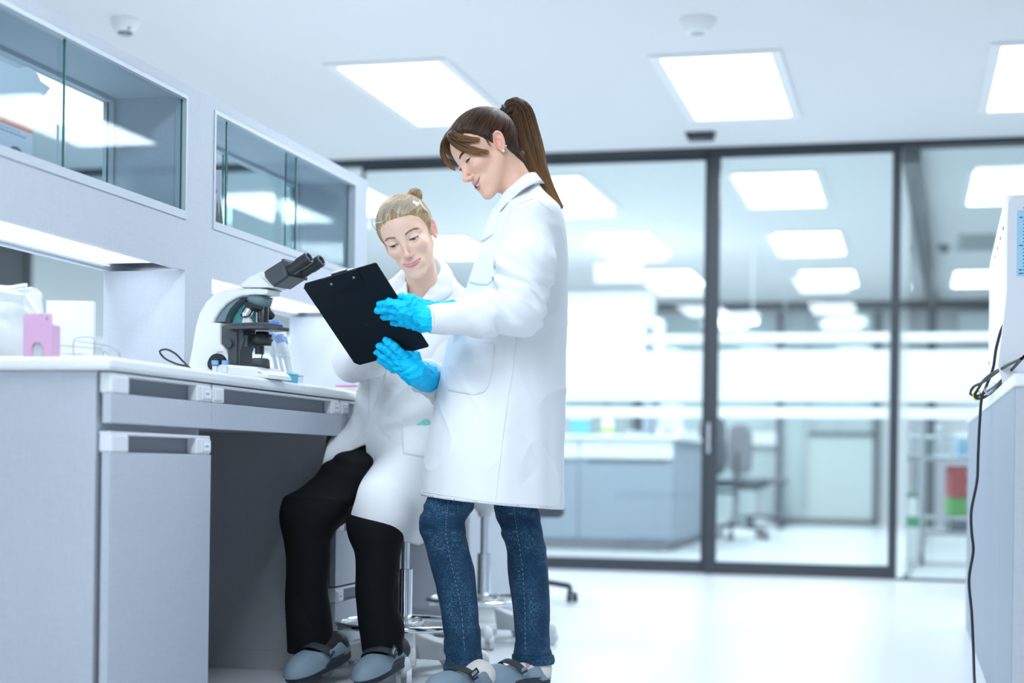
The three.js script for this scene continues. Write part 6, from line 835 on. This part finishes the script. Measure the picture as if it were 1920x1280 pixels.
// ---------- microscope and the small things beside it ----------
{
  const base = P(450, 712, 4.42), S = 4.42 / 3000, TH = 0.45, cx = Math.cos(TH);
  const t = thing('microscope', 'white and dark grey binocular microscope on the worktop beside the clipboard', 'microscope', [base.x, YT + 0.0005, base.z], YAW - TH);
  const X = (u) => (u - 450) * S / cx, Y = (v) => (712 - v) * S, O = (l) => l.map(([u, v]) => [X(u), Y(v)]);
  const body = phy(0.76, 0.79, 0.78, { roughness: 0.32, clearcoat: 0.3 }), dark = std(0.055, 0.065, 0.075, { roughness: 0.45 }), teal = std(0.13, 0.2, 0.23, { roughness: 0.4 }), blk = std(0.02, 0.024, 0.028, { roughness: 0.35 });
  const outer = [[356, 712], [357, 687], [364, 654], [371, 612], [379, 586], [392, 566], [410, 551], [431, 544.5], [458, 542.5], [500, 544], [517, 546], [518, 553], [514, 557], [490, 556.5], [466, 557], [450, 562], [434, 571], [420, 585], [411, 598], [408, 605], [423, 606], [424, 645], [437, 657], [442, 676], [444, 690], [444, 712]];
  mesh('arm', extrude(O(outer), 0.07, 0.007), body, t);
  const fg = []; { const g = extrude(O([[360, 712], [360, 694], [440, 684], [470, 687], [503, 690], [519, 697], [530, 705], [532, 712]]), 0.118, 0.007); fg.push(g); } mesh('base', fg[0], body, t);
  mesh('inner_cover', extrude(O([[412, 604], [414, 597], [423, 584], [436, 571.5], [451, 563], [462, 561], [452, 568], [440, 580], [432, 594], [429, 604]]), 0.055, 0.002), teal, t);
  mesh('back_plate', extrude(O([[430, 605], [434, 592], [444, 578], [458, 566], [474, 563], [474, 605]]), 0.012, 0.001).translate(0, 0, -0.012), std(0.1, 0.42, 0.42, { roughness: 0.35 }), t);
  mesh('head', extrude(O([[461, 541.5], [463, 533], [476, 523], [496, 514.5], [513, 511.5], [518, 526], [531, 543], [529, 545]]), 0.064, 0.006), body, t); mesh('head_seam', extrude(O([[457, 543], [519, 545.5], [519, 547], [457, 544.5]]), 0.0655, 0.0005), dark, t);
  const axis = V3(Math.cos(28 * RAD), Math.sin(28 * RAD), 0);
  const hs = mesh('binocular_housing', extrude(O([[513, 515], [520, 510], [552, 493], [558, 498], [562, 516], [563, 526], [534, 543], [528, 540], [516, 527]]), 0.098, 0.012), dark, t); mesh('housing_rim', extrude(O([[550, 495], [553, 493.5], [564, 525], [561, 527]]), 0.1, 0.003), blk, hs);
  for (const z of [0.03, -0.03]) {
    const a = V3(X(562), Y(513), z), along = (d) => a.clone().addScaledVector(axis, d), c = (d0, d1, r) => rod(along(d0), along(d1), r, 30);
    const e = mesh('eyepiece', [c(-0.01, 0.026, 0.0155), c(0.026, 0.03, 0.0165), c(0.03, 0.05, 0.0175), c(0.05, 0.0525, 0.0165), c(0.0525, 0.062, 0.0172)], blk, t);
    const ring = new THREE.TorusGeometry(0.0135, 0.0035, 10, 30); ring.applyQuaternion(new THREE.Quaternion().setFromUnitVectors(V3(0, 0, 1), axis)); const q = along(0.063); mesh('eye_cup', ring.translate(q.x, q.y, q.z), blk, e); mesh('lens', rod(along(0.0615), along(0.0622), 0.011, 24), phy(0.02, 0.03, 0.05, { roughness: 0.05, clearcoat: 1 }), e);
  }
  // turret and objectives
  mesh('nosepiece', (() => { const g = lathe([[0, 0], [0.036, 0], [0.034, -0.014], [0.028, -0.034], [0, -0.034]], 36); g.rotateZ(-0.1); return g.translate(X(489), Y(557), 0); })(), teal, t);
  const TA = V3(-0.33, -1, 0).normalize(), tq = new THREE.Quaternion().setFromUnitVectors(V3(0, -1, 0), TA), tc = V3(X(482), Y(574), 0);
  const tr = mesh('turret_ring', (() => { const gs = [cyl(0.037, 0.037, 0.007, 48)]; for (let i = 0; i < 40; i++) { const a = i / 40 * 6.2832; gs.push(bx(0.0025, 0.0085, 0.002, 0, 0, 0).translate(0, 0, 0.0375).rotateY(a)); } gs.push(cyl(0.034, 0.024, 0.012, 36, 0, -0.009, 0)); return merge(gs).applyQuaternion(tq).translate(tc.x, tc.y, tc.z); })(), blk, t);
  const obj = (dir, off, prof, m) => { const g = lathe(prof, 28), d = V3(...dir).normalize(); g.applyQuaternion(new THREE.Quaternion().setFromUnitVectors(V3(0, -1, 0), d)); return mesh('objective', g.translate(tc.x + off[0], tc.y + off[1], off[2]), m, tr); };
  const txt = canvasTex(256, 256, (c) => { c.translate(0, 256); c.scale(1, -1); c.fillStyle = '#15181a'; c.fillRect(0, 0, 256, 256); c.fillStyle = '#dfe4e6'; c.font = 'bold 34px sans-serif'; c.fillText('Plan', 120, 70); c.fillText('40x/0.65', 96, 112); c.font = '28px sans-serif'; c.fillText('160/0.17', 100, 150); c.fillStyle = '#c9a83a'; c.fillRect(0, 196, 256, 12); });
  obj([0.02, -1, 0.02], [0.024, -0.012, 0.004], [[0, 0.006], [0.0155, 0.006], [0.0155, -0.046], [0.013, -0.05], [0.007, -0.055], [0, -0.055]], std(1, 1, 1, { map: txt, roughness: 0.35 })).userData.label = 'black objective with white lettering and a yellow ring';
  obj([-0.5, -1, 0.35], [-0.008, -0.006, 0.016], [[0, 0.004], [0.0125, 0.004], [0.0125, -0.02], [0.0115, -0.021], [0.0125, -0.023], [0.0125, -0.028], [0.007, -0.034], [0, -0.034]], M.chrome).userData.label = 'silver objective';
  obj([-0.95, -1, 0.0], [-0.022, 0.0, -0.004], [[0, 0.004], [0.011, 0.004], [0.011, -0.026], [0.009, -0.03], [0.009, -0.038], [0, -0.038]], blk); obj([0.6, -1, -0.7], [0.012, -0.006, -0.02], [[0, 0.004], [0.012, 0.004], [0.012, -0.03], [0.006, -0.036], [0, -0.036]], blk);
  // stage, focus block, condenser, lamp
  const stg = mesh('stage', [box(X(446), X(523), Y(620), Y(613), -0.062, 0.062, 0.002), box(X(455), X(523), Y(613.5), Y(609), -0.03, 0.064, 0.002)], dark, t); mesh('stage_slot', box(X(523) - 0.001, X(523) + 0.0008, Y(618.5), Y(615.5), -0.052, -0.006), blk, stg);
  mesh('slide_holder', extrude([[-0.016, 0], [0.018, 0], [0.01, 0.014], [0, 0.021], [-0.01, 0.018]], 0.012, 0.001).translate(X(472), Y(609), 0.02), M.white, stg); mesh('stage_screw', cyl(0.0045, 0.0045, 0.016, 16, X(450), Y(605), 0.05), blk, stg);
  mesh('focus_block', extrude(O([[424, 612], [466, 612], [470, 640], [462, 660], [462, 686], [445, 686], [440, 664], [437, 655], [424, 645]]), 0.06, 0.002), dark, t);
  mesh('condenser_arm', [box(X(456), X(475), Y(652), Y(629), -0.026, 0.026, 0.002), box(X(440), X(458), Y(684), Y(622), -0.036, 0.036, 0.003)], dark, t); mesh('clamp_screw', cyl(0.0125, 0.0125, 0.012, 24).rotateX(Math.PI / 2).translate(X(444), Y(646), 0.04), dark, t);
  const kx = X(494); mesh('condenser', [lathe([[0, 0], [0.018, 0], [0.018, -0.006], [0.027, -0.008], [0.028, -0.02], [0.03, -0.021], [0.03, -0.025], [0.027, -0.026], [0.025, -0.038], [0, -0.038]], 36).translate(kx, Y(623), 0), cyl(0.0125, 0.0125, 0.022, 20, kx - 0.008, Y(657), 0), rod(V3(kx + 0.012, Y(650), 0.01), V3(kx + 0.006, Y(676), 0.012), 0.0018, 8)], blk, t);
  mesh('light_port', lathe([[0, 0.026], [0.022, 0.026], [0.026, 0.022], [0.028, 0], [0, 0]], 36).translate(X(490), Y(690), 0), dark, t);
  const kn = mesh('focus_knob', [cyl(0.0285, 0.0285, 0.014, 44).rotateX(Math.PI / 2).translate(X(418) + 0.006, Y(684), 0.041), cyl(0.0165, 0.0165, 0.018, 30).rotateX(Math.PI / 2).translate(X(418) + 0.006, Y(684), 0.056)], blk, t); { const ribs = []; for (let i = 0; i < 48; i++) { const a = i / 48 * 6.2832; ribs.push(bx(0.0012, 0.0016, 0.012, 0, 0.0287, 0).rotateZ(a).translate(X(418) + 0.006, Y(684), 0.041)); } mesh('knob_ribs', ribs, blk, kn).userData.kind = 'stuff'; }
  const ten = canvasTex(256, 64, (c) => { c.clearRect(0, 0, 256, 64); c.fillStyle = '#4c565c'; c.font = '600 24px sans-serif'; c.fillText('T E N S I O N', 50, 30); c.fillRect(50, 44, 150, 4); c.beginPath(); c.moveTo(40, 46); c.lineTo(58, 36); c.lineTo(58, 56); c.fill(); });
  mesh('printed_mark', new THREE.PlaneGeometry(0.036, 0.009).translate(X(424), Y(661), 0.0356), std(1, 1, 1, { map: ten, transparent: true }), t);
  const red = canvasTex(128, 48, (c) => { c.clearRect(0, 0, 128, 48); c.fillStyle = '#b3202c'; for (let i = 0; i < 6; i++) c.fillRect(12 + i * 18, 14, 12, 22); }); mesh('printed_mark', new THREE.PlaneGeometry(0.014, 0.005).rotateZ(-0.35).translate(X(515), Y(701), 0.0597), std(1, 1, 1, { map: red, transparent: true }), t);
  // small tubes in front
  const tubeAt = (label, u, d) => { const p = P(u, 700, d), a = thing('sample_tube', label, 'tube', [p.x, YT + 0.0005, p.z], 0, 'sample tubes with blue caps'); mesh('vial', lathe([[0, 0], [0.006, 0], [0.0075, 0.003], [0.0078, 0.021], [0.0078, 0.022]], 20), M.clear, a); mesh('sample', cyl(0.0064, 0.0064, 0.014, 16, 0, 0.01, 0), std(0.8, 0.84, 0.9), a); mesh('cap', [cyl(0.0088, 0.0088, 0.0105, 24, 0, 0.0265, 0)], std(0.2, 0.4, 0.82, { roughness: 0.4 }), a); };
  tubeAt('left of two small sample tubes with blue caps in front of the microscope knob', 403, 4.08); tubeAt('right of two small sample tubes with blue caps in front of the microscope knob', 422, 4.08);
  // pipettes leaning in a stand behind the microscope
  const pip = (label, u0, v0, u1, v1, d) => { const a = P(u0, v0, d), b = P(u1, v1, d - 0.03); if (b.y < YT + 0.02) b.y = YT + 0.02; const o = thing('pipette', label, 'pipette', [b.x, b.y, b.z], 0, 'white pipettes leaning in a stand'); const ab = a.clone().sub(b), q = (t0) => ab.clone().multiplyScalar(t0); const wh = phy(0.82, 0.86, 0.9, { roughness: 0.35 });
    mesh('body', [rod(q(0.42), q(0.9), 0.012, 18), rod(q(0.34), q(0.42), 0.0105, 18)], wh, o); mesh('shaft', rod(q(0.02), q(0.34), 0.006, 14), wh, o); mesh('plunger', [rod(q(0.9), q(0.955), 0.006, 12), rod(q(0.955), q(1), 0.011, 18)], std(0.14, 0.3, 0.72, { roughness: 0.4 }), o); mesh('display', rod(q(0.6), q(0.74), 0.0128, 18), std(0.3, 0.42, 0.7), o); };
  pip('leftmost pipette with blue plunger behind the microscope objectives', 500, 600, 520, 700, 4.66); pip('second pipette with blue plunger behind the microscope stage', 509, 602, 532, 704, 4.72); pip('third pipette with blue plunger behind the microscope stage', 517, 602, 544, 706, 4.64); pip('rightmost pipette with blue plunger behind the microscope stage', 524, 608, 548, 706, 4.7);
  const bx_ = (n, label, cat, u, v, d, w, h, dp, m, lidM) => { const p = P(u, v, d), o = thing(n, label, cat, [p.x, YT + 0.0005, p.z], YAW - 0.3); mesh('body', box(-w / 2, w / 2, 0, h, -dp / 2, dp / 2, 0.003), m, o); mesh('lid', box(-w / 2 - 0.001, w / 2 + 0.001, h, h + 0.006, -dp / 2 - 0.001, dp / 2 + 0.001, 0.002), lidM, o); return o; };
  bx_('tip_box', 'cyan pipette tip box at the foot of the pipettes', 'box', 536, 708, 4.52, 0.05, 0.02, 0.06, std(0.1, 0.55, 0.72, { roughness: 0.4 }), std(0.3, 0.75, 0.85)); bx_('tip_box', 'pale clear tip box right of the cyan one', 'box', 556, 710, 4.56, 0.022, 0.018, 0.05, M.clear, M.plastic);
  bx_('carton', 'small white carton with a pink stripe by the elbow of the seated woman', 'box', 655, 728, 5.06, 0.07, 0.014, 0.06, M.white, std(0.75, 0.3, 0.5));
}
renderer.render(scene, camera);
